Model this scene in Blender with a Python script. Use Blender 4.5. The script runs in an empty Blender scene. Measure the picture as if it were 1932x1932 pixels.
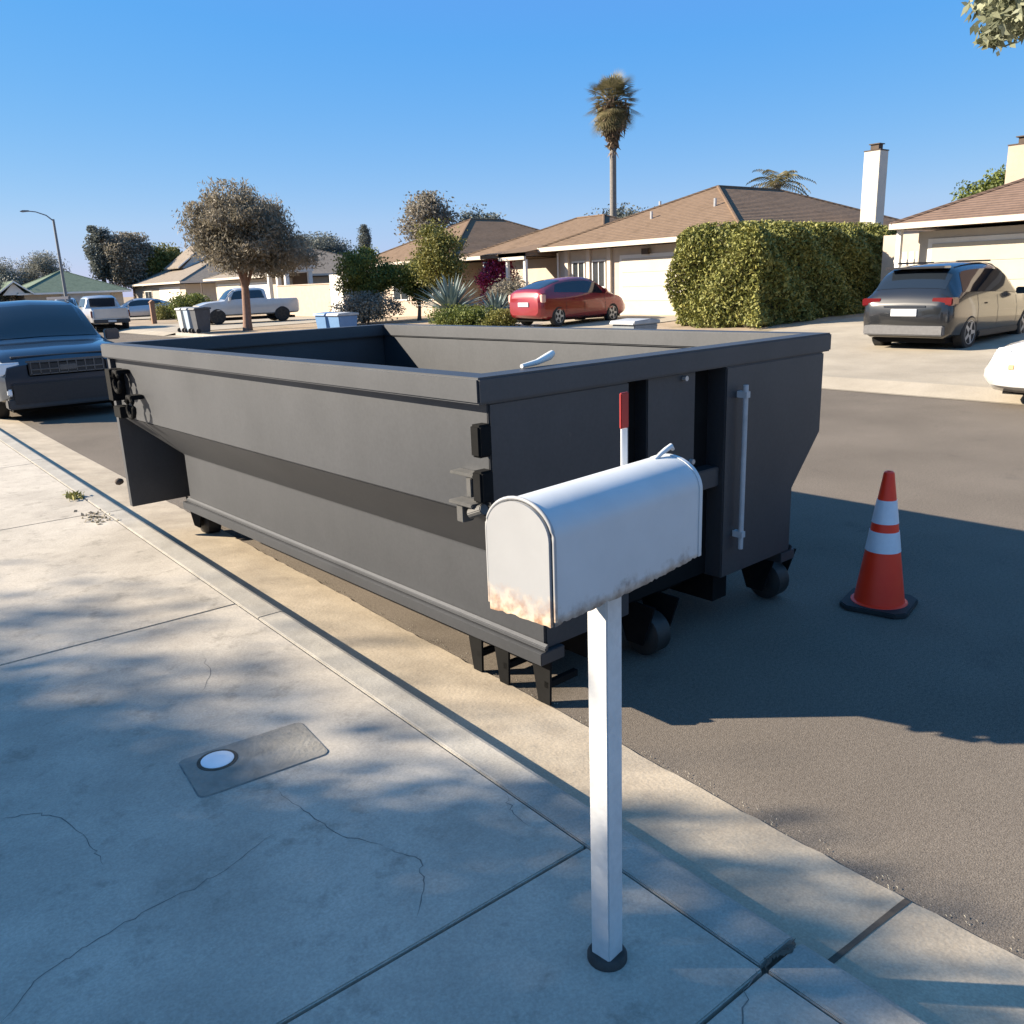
import bpy, bmesh, math, random
import numpy as np
from mathutils import Vector, Matrix
S = bpy.context.scene
col = S.collection
random.seed(7)
rng = np.random.default_rng(7)
# axes: x = across the street, y = along the street, z = up; metres
# ---------------------------------------------------------------- camera
R2 = Vector((.7788, -.6264, -.0354)); U2 = Vector((.1896, .1815, .9649)); F = Vector((.5970, .7588, -.2604))
F.normalize(); R2 = (R2 - F * R2.dot(F)).normalized(); U2 = R2.cross(F).normalized()
cd = bpy.data.cameras.new('camera'); cam = bpy.data.objects.new('camera', cd); col.objects.link(cam)
M = Matrix((R2, U2, -F)).transposed().to_4x4(); M.translation = (0, 0, 1.79)
cam.matrix_world = M
cd.sensor_width = 36; cd.lens = 36 * 1610.1 / 1932; cd.clip_start = .05; cd.clip_end = 3000
S.camera = cam
# ---------------------------------------------------------------- light
SUN = Vector((-1.454, 1.249, 1.0)).normalized()
EL = math.asin(SUN.z); AZ = math.atan2(SUN.x, SUN.y)
w = bpy.data.worlds.new('World'); S.world = w; w.use_nodes = True
nt = w.node_tree; bg = nt.nodes['Background']
sky = nt.nodes.new('ShaderNodeTexSky'); sky.sky_type = 'NISHITA'; sky.sun_disc = False
sky.sun_elevation = EL; sky.sun_rotation = AZ; sky.air_density = 1.0; sky.dust_density = .3; sky.ozone_density = 2.5; sky.altitude = 50
hs = nt.nodes.new('ShaderNodeHueSaturation'); hs.inputs['Saturation'].default_value = 2.0; gm = nt.nodes.new('ShaderNodeGamma'); gm.inputs[1].default_value = .5; nt.links.new(sky.outputs[0], gm.inputs[0]); nt.links.new(gm.outputs[0], hs.inputs['Color'])
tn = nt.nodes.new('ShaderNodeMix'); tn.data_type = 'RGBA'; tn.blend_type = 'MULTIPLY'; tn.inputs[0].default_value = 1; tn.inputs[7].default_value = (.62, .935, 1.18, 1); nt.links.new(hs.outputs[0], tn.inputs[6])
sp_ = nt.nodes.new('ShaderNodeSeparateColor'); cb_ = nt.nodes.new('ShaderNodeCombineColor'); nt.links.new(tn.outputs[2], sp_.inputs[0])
for ch, pw, kk, lo in ((0, 1., 1., .33), (1, .68, .985, 1.04), (2, .15, 2.13, 0)):   # evens colour towards the horizon; added floor lifts the unseen overhead to warm shade
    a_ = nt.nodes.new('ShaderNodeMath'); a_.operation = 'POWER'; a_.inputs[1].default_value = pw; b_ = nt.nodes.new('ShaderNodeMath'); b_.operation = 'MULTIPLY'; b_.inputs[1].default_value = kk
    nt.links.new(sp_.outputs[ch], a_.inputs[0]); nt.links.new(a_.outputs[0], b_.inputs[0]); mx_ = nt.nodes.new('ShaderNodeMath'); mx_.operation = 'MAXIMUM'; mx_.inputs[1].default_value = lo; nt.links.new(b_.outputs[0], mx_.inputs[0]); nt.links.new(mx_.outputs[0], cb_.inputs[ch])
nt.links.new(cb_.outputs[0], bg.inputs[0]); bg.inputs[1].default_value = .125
sl = bpy.data.lights.new('sun', 'SUN'); sl.energy = 5.0; sl.angle = math.radians(.53); sl.color = (1, .875, .70)
so = bpy.data.objects.new('sun', sl); col.objects.link(so)
so.rotation_euler = (-SUN).to_track_quat('-Z', 'Y').to_euler(); so.location = (-20, 20, 20)
S.view_settings.view_transform = 'Standard'; S.view_settings.look = 'None'
S.view_settings.exposure = 1.55; S.view_settings.gamma = 1
S.render.engine = 'CYCLES'

# ---------------------------------------------------------------- materials
MC = {}
def mat(name, c1, c2=None, scale=8., rough=.8, bump=0., bscale=60., metal=0., spec=.5, detail=6, patch=None, stretch=None, island=0., coat=0., speck=None, blot=None):
    if name in MC: return MC[name]
    m = bpy.data.materials.new(name); m.use_nodes = True; n = m.node_tree; N = n.nodes; L = n.links
    b = N['Principled BSDF']; b.inputs['Roughness'].default_value = rough; b.inputs['Metallic'].default_value = metal
    b.inputs['Specular IOR Level'].default_value = spec; b.inputs['Coat Weight'].default_value = coat; b.inputs['Coat Roughness'].default_value = .06
    c1 = tuple(c1) + (1,); c2 = tuple(c2) + (1,) if c2 else c1
    tc = N.new('ShaderNodeTexCoord'); mp = N.new('ShaderNodeMapping'); L.new(tc.outputs['Object'], mp.inputs[0])
    if stretch: mp.inputs['Scale'].default_value = stretch
    no = N.new('ShaderNodeTexNoise'); no.inputs['Scale'].default_value = scale; no.inputs['Detail'].default_value = detail; no.inputs['Roughness'].default_value = .65
    L.new(mp.outputs[0], no.inputs['Vector'])
    r = N.new('ShaderNodeValToRGB'); r.color_ramp.elements[0].position = .32; r.color_ramp.elements[1].position = .68
    r.color_ramp.elements[0].color = c1; r.color_ramp.elements[1].color = c2; L.new(no.outputs['Fac'], r.inputs[0])
    out = r.outputs[0]
    if patch:   # (colour, scale, lo, hi): stains with a shape of their own
        p = N.new('ShaderNodeTexNoise'); p.inputs['Scale'].default_value = patch[1]; p.inputs['Detail'].default_value = 8; p.inputs['Roughness'].default_value = .7
        L.new(mp.outputs[0], p.inputs['Vector'])
        pr = N.new('ShaderNodeMapRange'); pr.inputs[1].default_value = patch[2]; pr.inputs[2].default_value = patch[3]; L.new(p.outputs['Fac'], pr.inputs[0])
        mx = N.new('ShaderNodeMix'); mx.data_type = 'RGBA'; L.new(pr.outputs[0], mx.inputs[0]); L.new(out, mx.inputs[6]); mx.inputs[7].default_value = tuple(patch[0]) + (1,)
        out = mx.outputs[2]
    for sk in (speck, blot):   # (scale, low, high): grain or broad blotches multiplying the colour
        if not sk: continue
        v = N.new('ShaderNodeTexNoise'); v.inputs['Scale'].default_value = sk[0]; v.inputs['Detail'].default_value = 3 if sk is speck else 7; v.inputs['Roughness'].default_value = .6; L.new(tc.outputs['Object'], v.inputs['Vector'])
        vr = N.new('ShaderNodeMapRange'); vr.inputs[1].default_value = .32; vr.inputs[2].default_value = .68; vr.inputs[3].default_value = sk[1]; vr.inputs[4].default_value = sk[2]; L.new(v.outputs['Fac'], vr.inputs[0])
        mm = N.new('ShaderNodeMix'); mm.data_type = 'RGBA'; mm.blend_type = 'MULTIPLY'; mm.inputs[0].default_value = 1; L.new(out, mm.inputs[6]); L.new(vr.outputs[0], mm.inputs[7]); out = mm.outputs[2]
    if island:
        g = N.new('ShaderNodeNewGeometry'); hs = N.new('ShaderNodeHueSaturation')
        a = N.new('ShaderNodeMapRange'); a.inputs[3].default_value = 1 - island; a.inputs[4].default_value = 1 + island; L.new(g.outputs['Random Per Island'], a.inputs[0])
        a2 = N.new('ShaderNodeMapRange'); a2.inputs[3].default_value = .5 + .03 * island; a2.inputs[4].default_value = .5 - .05 * island; L.new(g.outputs['Random Per Island'], a2.inputs[0])
        L.new(a.outputs[0], hs.inputs['Value']); L.new(a2.outputs[0], hs.inputs['Hue']); L.new(out, hs.inputs['Color']); out = hs.outputs[0]
    L.new(out, b.inputs['Base Color'])
    if bump:
        bn = N.new('ShaderNodeTexNoise'); bn.inputs['Scale'].default_value = bscale; bn.inputs['Detail'].default_value = 5; L.new(mp.outputs[0], bn.inputs['Vector'])
        bp = N.new('ShaderNodeBump'); bp.inputs['Strength'].default_value = bump; bp.inputs['Distance'].default_value = .01
        L.new(bn.outputs['Fac'], bp.inputs['Height']); L.new(bp.outputs[0], b.inputs['Normal'])
    MC[name] = m; return m
def leafmat(name, c1, c2, island=.45, trans=.25, scale=1.2):
    m = mat(name, c1, c2, scale=scale, rough=.6, island=island, spec=.3)
    if trans and not m.get('tr'):
        m['tr'] = 1; n = m.node_tree; b = n.nodes['Principled BSDF']; o = n.nodes['Material Output']
        t = n.nodes.new('ShaderNodeBsdfTranslucent'); mx = n.nodes.new('ShaderNodeMixShader'); mx.inputs[0].default_value = trans
        src = b.inputs['Base Color'].links[0].from_socket
        n.links.new(src, t.inputs[0]); n.links.new(b.outputs[0], mx.inputs[1]); n.links.new(t.outputs[0], mx.inputs[2]); n.links.new(mx.outputs[0], o.inputs[0])
    return m
CONC = mat('concrete', (.37, .332, .28), (.455, .41, .345), 3.5, .9, .14, 45, speck=(130, .86, 1.1), blot=(1.3, .82, 1.1), patch=((.27, .245, .205), 6, .54, .7), spec=.25)
KERBM = mat('kerb_concrete', (.29, .27, .235), (.38, .355, .31), 6, .9, .18, 70, speck=(120, .84, 1.1), blot=(2., .84, 1.1), patch=((.22, .21, .19), 18, .62, .8), spec=.25)
GUTM = mat('gutter_concrete', (.36, .30, .225), (.455, .385, .29), 5, .9, .18, 60, speck=(120, .84, 1.1), blot=(1.7, .8, 1.1), patch=((.24, .215, .18), 14, .6, .8), spec=.25)
ASPH = mat('asphalt', (.113, .096, .079), (.163, .14, .116), 60, .95, .35, 190, speck=(210, .6, 1.5), blot=(.55, .84, 1.12), patch=((.095, .083, .072), 2.1, .6, .8), spec=.08)
FCONC = mat('driveway_concrete', (.30, .262, .205), (.36, .315, .25), 1.2, .9, .1, 20, speck=(60, .88, 1.1), blot=(.5, .85, 1.1), patch=((.28, .25, .21), 2.5, .6, .8), spec=.25)
SOIL = mat('soil', (.27, .21, .15), (.36, .285, .21), 1.5, .95, .2, 20, patch=((.13, .13, .06), .8, .55, .7), spec=.1)
STEEL = mat('charcoal_paint', (.095, .099, .107), (.105, .109, .118), 3.0, .56, .04, 3, speck=(60, .96, 1.04), blot=(1.4, .93, 1.05), patch=((.15, .145, .138), 9, .67, .76), spec=.25, stretch=(1, 1, .5), metal=.95)
STEELIN = mat('charcoal_inner', (.075, .075, .075), (.115, .113, .11), 5.0, .7, .4, 25, patch=((.1, .085, .07), 4, .5, .75), spec=.3)
BLACK = mat('black_steel_and_shade', (.006, .006, .006), (.010, .010, .010), 8, .8, spec=.1)
MWHITE = mat('mailbox_white', (.5, .51, .51), (.55, .56, .56), 3, .38, .05, 14, spec=.5)
PWHITE = mat('post_white', (.55, .545, .53), (.62, .615, .6), 6, .75, .2, 30, spec=.25, speck=(40, .93, 1.03), blot=(4, .9, 1.04))
RUBBER = mat('rubber', (.012, .012, .012), (.022, .022, .022), 20, .75)
ORANGE = mat('cone_orange', (.95, .03, .006), (.98, .045, .009), 6, .45, spec=.5)
REFL = mat('reflective_white', (.6, .62, .64), (.7, .72, .74), 12, .3)
RED = mat('flag_red', (.28, .015, .015), None, 5, .5)
GREYM = mat('galvanised', (.38, .38, .38), (.52, .52, .52), 12, .4, metal=.5)
DARKGAP = mat('joint_dirt', (.055, .045, .035), (.10, .08, .06), 30, .95)
GLASS = mat('car_glass', (.012, .016, .022), None, 5, .04, spec=.8)
CREAM = mat('cream_stucco', (.41, .35, .28), (.46, .395, .32), 3, .9, .3, 40)
PINKST = mat('tan_stucco', (.37, .30, .235), (.42, .34, .275), 3, .9, .3, 40)
DOORC = mat('garage_cream', (.40, .36, .285), (.44, .395, .315), 2, .7)
WHITEW = mat('white_trim', (.6, .58, .54), (.66, .64, .6), 3, .7)
FASC = mat('fascia_paint', (.48, .42, .35), (.54, .47, .40), 3, .7)
WIND = mat('window_glass', (.02, .025, .03), (.035, .04, .045), 2, .08)
WOODB = mat('brown_wood', (.16, .09, .055), (.24, .14, .09), 8, .85)
DARKW = mat('dark_wood', (.05, .035, .028), (.08, .055, .04), 8, .8)
def shingle(name, a, b):
    m = mat(name, a, b, 6, .95, patch=(tuple(x * .72 for x in a), 1.6, .5, .8), spec=.1)
    n = m.node_tree; N = n.nodes; L = n.links; bs = N['Principled BSDF']
    wv = N.new('ShaderNodeTexWave'); wv.wave_type = 'BANDS'; wv.bands_direction = 'Z'; wv.inputs['Scale'].default_value = 5.; wv.inputs['Distortion'].default_value = .6
    tc = N.new('ShaderNodeTexCoord'); L.new(tc.outputs['Object'], wv.inputs['Vector'])
    bp = N.new('ShaderNodeBump'); bp.inputs['Strength'].default_value = .6; bp.inputs['Distance'].default_value = .04; L.new(wv.outputs['Fac'], bp.inputs['Height']); L.new(bp.outputs[0], bs.inputs['Normal'])
    return m
ROOF = shingle('brown_shingle', (.145, .10, .068), (.183, .128, .09))
ROOFP = shingle('rose_shingle', (.14, .096, .074), (.175, .12, .094))
ROOFG = shingle('green_shingle', (.11, .15, .11), (.16, .2, .15))
ROOFD = shingle('grey_shingle', (.2, .17, .14), (.26, .22, .18))

# ---------------------------------------------------------------- mesh helpers
def link(name, me, m=None, parent=None, smooth=None):
    o = bpy.data.objects.new(name, me); col.objects.link(o)
    if m: me.materials.append(m)
    if parent: o.parent = parent
    if smooth is not None:
        for p in me.polygons: p.use_smooth = True
        try: me.set_sharp_from_angle(angle=math.radians(smooth))
        except Exception: pass
    return o
class MB:
    def __init__(s): s.v = []; s.f = []
    def add(s, vs, fs):
        k = len(s.v); s.v += [tuple(v) for v in vs]; s.f += [tuple(k + i for i in f) for f in fs]; return s
    def box(s, x0, x1, y0, y1, z0, z1):
        return s.add([(x, y, z) for x in (x0, x1) for y in (y0, y1) for z in (z0, z1)],
                     [(0, 1, 3, 2), (4, 6, 7, 5), (0, 4, 5, 1), (2, 3, 7, 6), (0, 2, 6, 4), (1, 5, 7, 3)])
    def prism(s, poly, a0, a1, axis='y'):   # poly in the two other axes
        n = len(poly)
        def P(p, a):
            return (p[0], a, p[1]) if axis == 'y' else ((a, p[0], p[1]) if axis == 'x' else (p[0], p[1], a))
        vs = [P(p, a0) for p in poly] + [P(p, a1) for p in poly]
        return s.add(vs, [tuple(range(n))[::-1], tuple(range(n, 2 * n))] + [(i, (i + 1) % n, n + (i + 1) % n, n + i) for i in range(n)])
    def tube(s, pts, rad, n=10, cap=True):
        pts = [Vector(p) for p in pts]; rad = rad if hasattr(rad, '__len__') else [rad] * len(pts)
        rings = []
        for i, p in enumerate(pts):
            d = (pts[min(i + 1, len(pts) - 1)] - pts[max(i - 1, 0)]).normalized()
            u = d.orthogonal().normalized() if abs(d.z) > .95 else d.cross(Vector((0, 0, 1))).normalized()
            if abs(d.z) > .95: u = Vector((1, 0, 0)); u = (u - d * u.dot(d)).normalized()
            v = d.cross(u)
            rings.append([p + (u * math.cos(a) + v * math.sin(a)) * rad[i] for a in [2 * math.pi * k / n for k in range(n)]])
        k = len(rings); vs = [q for r in rings for q in r]
        fs = [(i * n + j, i * n + (j + 1) % n, (i + 1) * n + (j + 1) % n, (i + 1) * n + j) for i in range(k - 1) for j in range(n)]
        if cap: fs += [tuple(range(n))[::-1], tuple((k - 1) * n + j for j in range(n))]
        return s.add(vs, fs)
    def lathe(s, prof, n=24, axis='z', c=(0, 0, 0)):
        vs = []
        for r, h in prof:
            for k in range(n):
                a = 2 * math.pi * k / n; p = (r * math.cos(a), r * math.sin(a), h)
                if axis == 'x': p = (p[2], p[0], p[1])
                if axis == 'y': p = (p[0], p[2], p[1])
                vs.append((p[0] + c[0], p[1] + c[1], p[2] + c[2]))
        m = len(prof)
        return s.add(vs, [(i * n + j, i * n + (j + 1) % n, (i + 1) * n + (j + 1) % n, (i + 1) * n + j) for i in range(m - 1) for j in range(n)] + [tuple(range(n)), tuple((m - 1) * n + j for j in range(n))[::-1]])
    def build(s, name, m, parent=None, smooth=None, bevel=0):
        me = bpy.data.meshes.new(name); me.from_pydata(s.v, [], s.f); me.update()
        bm = bmesh.new(); bm.from_mesh(me)
        bmesh.ops.recalc_face_normals(bm, faces=bm.faces)
        if bevel:
            es = [e for e in bm.edges if len(e.link_faces) == 2 and e.calc_face_angle(0) > .5]
            bmesh.ops.bevel(bm, geom=es, offset=bevel, segments=2, affect='EDGES', clamp_overlap=True)
        bm.to_mesh(me); bm.free()
        return link(name, me, m, parent, smooth)
def tag(o, label=None, cat=None, group=None, kind=None):
    if label: o['label'] = label
    if cat: o['category'] = cat
    if group: o['group'] = group
    if kind: o['kind'] = kind
    return o
def empty(name, loc, rz=0, label=None, cat=None, group=None):
    o = bpy.data.objects.new(name, None); col.objects.link(o); o.location = loc; o.rotation_euler = (0, 0, rz); o.empty_display_size = .2
    return tag(o, label, cat, group)
def copy_tree(o, parent=None):
    c = o.copy(); col.objects.link(c); c.parent = parent
    for ch in list(o.children): copy_tree(ch, c)
    return c
def sheet(name, xs, ys, zf, m, kind='structure'):
    nx, ny = len(xs), len(ys)
    vs = [(x, y, zf(x, y)) for x in xs for y in ys]
    fs = [(i * ny + j, (i + 1) * ny + j, (i + 1) * ny + j + 1, i * ny + j + 1) for i in range(nx - 1) for j in range(ny - 1)]
    b = MB(); b.add(vs, fs); o = b.build(name, m)
    if o.data.polygons[0].normal.z < 0: o.data.flip_normals()
    return tag(o, kind=kind)

# ---------------------------------------------------------------- ground
def gz(t, s):
    k = 1. if s < 28 else max(0., 1 - (s - 28) / 17.)
    return .10 + k * .035 * max(0, min(t, 24) - 13)
sheet('ground', [-1500, 0, 1500], [-1500, 0, 1500], lambda x, y: -.06, SOIL)
sheet('road', [2.1, 5, 8, 12.1], [-60, 0, 40, 150], lambda x, y: 0., ASPH)
sheet('front_yards', [12.66, 13, 16, 20, 24, 40, 120, 700], [-80, -20, 0, 10, 20, 28, 32, 36, 40, 45, 60, 100, 200, 800], gz, SOIL)
b = MB(); ys = [-60 + 2 * i for i in range(29)] + [-2 + .06 * i for i in range(170)] + [8.3 + 3 * i for i in range(44)]
jit = [random.uniform(-.005, .005) + .004 * math.sin(y * 3.1) for y in ys]
vs = []
for y, j in zip(ys, jit): vs += [(1.64, y, .062), (2.17 + j, y, .012), (2.18 + j * 1.2, y, -.01)]
b.add(vs, [(3 * i + k, 3 * i + k + 1, 3 * i + 4 + k, 3 * i + 3 + k) for i in range(len(ys) - 1) for k in (0, 1)])
o = b.build('gutter', GUTM); tag(o, kind='structure')
if o.data.polygons[0].normal.z < 0: o.data.flip_normals()
sheet('far_gutter', [12.06, 12.62], [-60, 0, 60, 150], lambda x, y: .006 if x < 12.3 else .02, FCONC)
b = MB(); jt = [1.676, 1.75, 1.86, 1.97, 2.08, 2.165]   # gutter joint
b.add([q for t in jt for q in ((t, .944 + .012 * (t - 1.7) + random.uniform(-.002, .002), .0635 - .0943 * (t - 1.64)), (t, .962 + .014 * (t - 1.7) + random.uniform(-.003, .003), .0635 - .0943 * (t - 1.64)))], [(2 * k, 2 * k + 2, 2 * k + 3, 2 * k + 1) for k in range(5)])
tag(b.build('gutter_joint', DARKGAP), kind='structure')
b = MB()
prof = [(1.516, -.05), (1.516, .146), (1.522, .15), (1.64, .15), (1.66, .143), (1.672, .125), (1.69, -.05)]
ks = [-60, -8, -5.1, -2.05, .985]
for a0, a1 in zip([-60, -8.0, -5.0, -2.0, 1.01, 4.1, 7.1, 10.1, 13.1, 16.1], [-8.01, -5.01, -2.01, .985, 4.095, 7.095, 10.095, 13.095, 16.095, 150]): b.prism(prof, a0, a1)
tag(b.build('kerb', KERBM, bevel=.003), kind='structure')
b = MB()
js = [-60, -3.9, -1.14, .99, 1.62, 4.38, 7.14, 9.9, 12.66, 15.4, 18.2, 21, 150]
for a0, a1 in zip(js[:-1], js[1:]): b.box(-2.6, 1.508, a0 + .005, a1 - .005, -.05, .15)
for a0, a1 in zip(js[1:-2], js[2:-1]): b.box(-8, -2.608, a0 + .005, a1 - .005, -.05, .15)
tag(b.build('sidewalk', CONC, bevel=.004), kind='structure')
tag(MB().box(-8, 1.6, -60, 150, -.05, .128).build('sidewalk_joint_bed', DARKGAP), kind='structure')
# hairline cracks worn into the slabs
def strip(b, pts, wd, z):
    P = []
    for (a, c) in zip(pts[:-1], pts[1:]):
        for k in range(6):
            f = k / 6; P.append((a[0] + (c[0] - a[0]) * f + random.gauss(0, .005), a[1] + (c[1] - a[1]) * f + random.gauss(0, .005)))
    P.append(pts[-1]); n = len(P); vs = []
    for i, p in enumerate(P):
        q = P[min(i + 1, n - 1)]; r = P[max(i - 1, 0)]; dx, dy = q[0] - r[0], q[1] - r[1]; l = math.hypot(dx, dy) or 1
        ww = wd * (.35 + .65 * random.random()) * (min(1, i / 3, (n - 1 - i) / 3) + .1)
        vs += [(p[0] - dy / l * ww, p[1] + dx / l * ww, z), (p[0] + dy / l * ww, p[1] - dx / l * ww, z)]
    b.add(vs, [(2 * i, 2 * i + 1, 2 * i + 3, 2 * i + 2) for i in range(n - 1)])
CR = [[(0.93, 2.55), (0.95, 2.36), (0.98, 2.16), (1.05, 2.02)], [(0.82, 2.31), (0.64, 2.24), (0.44, 2.22), (0.25, 2.19), (0.13, 2.15), (0.02, 2.04)],
      [(0.17, 2.99), (0.26, 2.95), (0.33, 2.86), (0.37, 2.64), (0.37, 2.51)], [(1.05, 2.02), (1.1, 1.9), (1.05, 1.8), (0.96, 1.7)], [(1.13, 3.8), (1.09, 3.59), (0.98, 3.43)], [(1.5, 1.98), (1.45, 1.91), (1.44, 1.8)],
      [(1.508, 1.0), (1.42, .98), (1.3, .9), (1.22, .78)]]
b = MB()
for c in CR: strip(b, c, .002, .1506)
tag(b.build('sidewalk_cracks', mat('crack_dirt', (.11, .10, .09), (.19, .175, .155), 30, .95)), kind='structure')
b = MB(); strip(b, [(1.516, .99), (1.56, 1.005), (1.6, .985), (1.655, 1.0)], .008, .1512)
tag(b.build('kerb_crack', DARKGAP), kind='structure')
# dirt and grit gathered along the lip of the gutter
b = MB()
for i in range(500):
    s_ = random.uniform(-.5, 9) ** 1.0; t_ = 2.195 + random.gauss(0, .02); q = random.uniform(.001, .0045); z = .006
    b.add([(t_ - q, s_ - q, z), (t_ + q, s_, z + q * .3), (t_, s_ + q * 1.3, z + q * .9), (t_ - q * .4, s_, z + q * 1.2)], [(0, 1, 3), (1, 2, 3), (0, 3, 2)])
tag(b.build('grit', mat('grit', (.28, .25, .2), (.42, .38, .3), 40, .9)), 'loose grit and dry litter gathered along the edge of the gutter', 'grit', kind='stuff')

# driveways of the far side
def drive(s0, s1, t1=23.2, t0=12.1):
    ts = [t0, 12.3, 12.7, 13] + [14 + i for i in range(int(t1) - 13)] + [t1]
    return sheet('driveway', ts, [s0, (s0 + s1) / 2, s1], lambda t, s: (.012 + (t - 12.1) * .19 if t < 12.65 else gz(t, s) + .02), FCONC)
drive(-6, 13.3); drive(18.5, 24.5); drive(40, 52, 24); drive(66, 78, 24)
b = MB()
for a0, a1 in ((-60, -7), (13.4, 18.3), (24.7, 39.8), (52.2, 65.8), (78.2, 150)): b.prism([(12.56, -.05), (12.57, .13), (12.6, .14), (12.74, .14), (12.74, -.05)], a0, a1)
tag(b.build('far_kerb', KERBM), kind='structure')

# ---------------------------------------------------------------- the dumpster
DROT = .0494
dump = empty('dumpster', (1.78, 2.43, 0), DROT, 'large charcoal open-top roll-off dumpster standing at the kerb behind the white mailbox', 'dumpster')
L_, W_, ZT, K1, K2, ZB, INS = 4.25, 2.44, 1.468, .946, .677, .33, .31
def mir(poly): return [(W_ - x, z) for x, z in poly]
up = [(.06, 1.37), (.06, K1), (.10, K1), (.10, 1.37)]
lo = [(.06, K1 - .002), (INS, K2), (INS, ZB), (INS + .045, ZB), (INS + .045, K2 + .015), (.10, K1 - .002)]
for f in (lambda p: p, mir):
    b = MB(); b.prism(f(up), .026, L_ - .07); b.prism(f(lo), .026, 3.76)
    # slanted gusset closing the side towards the far end
    p = f([(.06, 0), (INS, 0), (INS + .045, 0), (.10, 0)])
    b.add([(p[0][0], 3.76, K1 - .003), (p[1][0], 3.76, K2), (p[0][0], 4.18, K1 - .003), (p[3][0], 3.76, K1 - .003), (p[2][0], 3.76, K2), (p[3][0], 4.18, K1 - .003)],
          [(0, 1, 2), (3, 5, 4), (0, 3, 4, 1), (1, 4, 5, 2), (0, 2, 5, 3)])
    b.build('side_wall', STEEL, dump, bevel=.004)
    r = MB(); r.prism(f([(INS - .045, ZB - .055), (INS + .09, ZB - .055), (INS + .09, ZB - .001), (INS - .045, ZB - .001)]), .0, 3.8); r.prism(f([(INS - .02, ZB + .001), (INS - .002, ZB + .001), (INS - .002, ZB + .03), (INS - .02, ZB + .018)]), .0, 3.78)
    r.build('bottom_rail', STEEL, dump, bevel=.003)
    pass
b = MB(); o4 = [(0, 0), (W_, 0), (W_, L_), (0, L_)]; i4 = [(.12, .12), (W_ - .12, .12), (W_ - .12, L_ - .12), (.12, L_ - .12)]
b.add([(x, y, z) for z in (1.372, ZT) for q in (o4, i4) for x, y in q], [(k, (k + 1) % 4, 4 + (k + 1) % 4, 4 + k) for k in range(4)] + [(8 + k, 12 + k, 12 + (k + 1) % 4, 8 + (k + 1) % 4) for k in range(4)] + [(k, 8 + k, 8 + (k + 1) % 4, (k + 1) % 4) for k in range(4)] + [(4 + k, 4 + (k + 1) % 4, 12 + (k + 1) % 4, 12 + k) for k in range(4)])
b.build('top_rail', STEEL, dump, bevel=.008)
MB().box(INS + .05, W_ - INS - .05, .2, 3.74, ZB + .01, ZB + .05).build('floor', STEELIN, dump)
# far bulkhead: full width plate reaching down beyond the tapered body
b = MB(); b.box(.03, W_ - .03, L_ - .068, L_ - .01, .27, 1.37); b.build('end_wall', STEEL, dump, bevel=.004)
b = MB(); b.box(.55, W_ - .55, 3.70, 3.76, ZB, 1.1); b.add([(.12, 3.76, K1), (W_ - .12, 3.76, K1), (W_ - .12, 4.18, K1 + .0), (.12, 4.18, K1)], [(0, 1, 2, 3)]); b.box(.36, W_ - .36, 3.74, 3.758, ZB, K1 - .02)
b.build('underside_plate', BLACK, dump)
# near end: door with raised leaves and pockets, their shade painted as black plates
prof = [(.125, 1.44), (.125, 1.37), (.07, 1.369), (.07, K1), (INS + .01, K2), (INS + .01, ZB), (W_ - INS - .01, ZB), (W_ - INS - .01, K2), (W_ - .07, K1), (W_ - .07, 1.369), (W_ - .125, 1.37), (W_ - .125, 1.44)]
MB().prism(prof, .1205, .17).build('door', STEEL, dump)
b = MB(); b.prism([(.062, 1.37), (.062, K1), (INS + .005, K2), (INS + .005, ZB), (.83, ZB), (.83, 1.37)], .02, .118); b.build('door_leaf', STEEL, dump, bevel=.006)
b = MB(); b.prism([(W_ - .062, 1.37), (W_ - .062, K1), (W_ - INS - .005, K2), (W_ - INS - .005, ZB), (1.50, ZB), (1.50, 1.37)], .005, .118); b.build('door_leaf', STEEL, dump, bevel=.006)
b = MB(); b.box(.97, 1.31, .04, .118, .9, 1.37); b.box(.97, 1.498, .03, .118, .8, .895); b.build('door_frame', STEEL, dump, bevel=.005)
MB().box(.832, .968, .108, .119, .5, 1.36).build('pocket_shade', BLACK, dump); MB().box(1.312, 1.498, .108, .119, .34, 1.36).build('pocket_shade', BLACK, dump); MB().box(.832, 1.498, .10, .107, .34, .79).build('pocket_shade', BLACK, dump)
b = MB(); b.tube([(1.6, -.035, .47), (1.6, -.035, 1.28)], .013, 10); b.box(1.585, 1.615, -.05, .004, .53, .56); b.box(1.585, 1.615, -.05, .004, 1.22, 1.25); b.build('latch_rod', mat('rod_paint', (.34, .34, .34), (.44, .44, .44), 12, .4), dump, smooth=40)
MB().tube([(1.22, .02, 1.345), (1.22, .045, 1.345)], .012, 10).build('bolt', GREYM, dump); MB().tube([(1.28, .02, .955), (1.28, .045, .955)], .012, 10).build('bolt', GREYM, dump)
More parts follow.
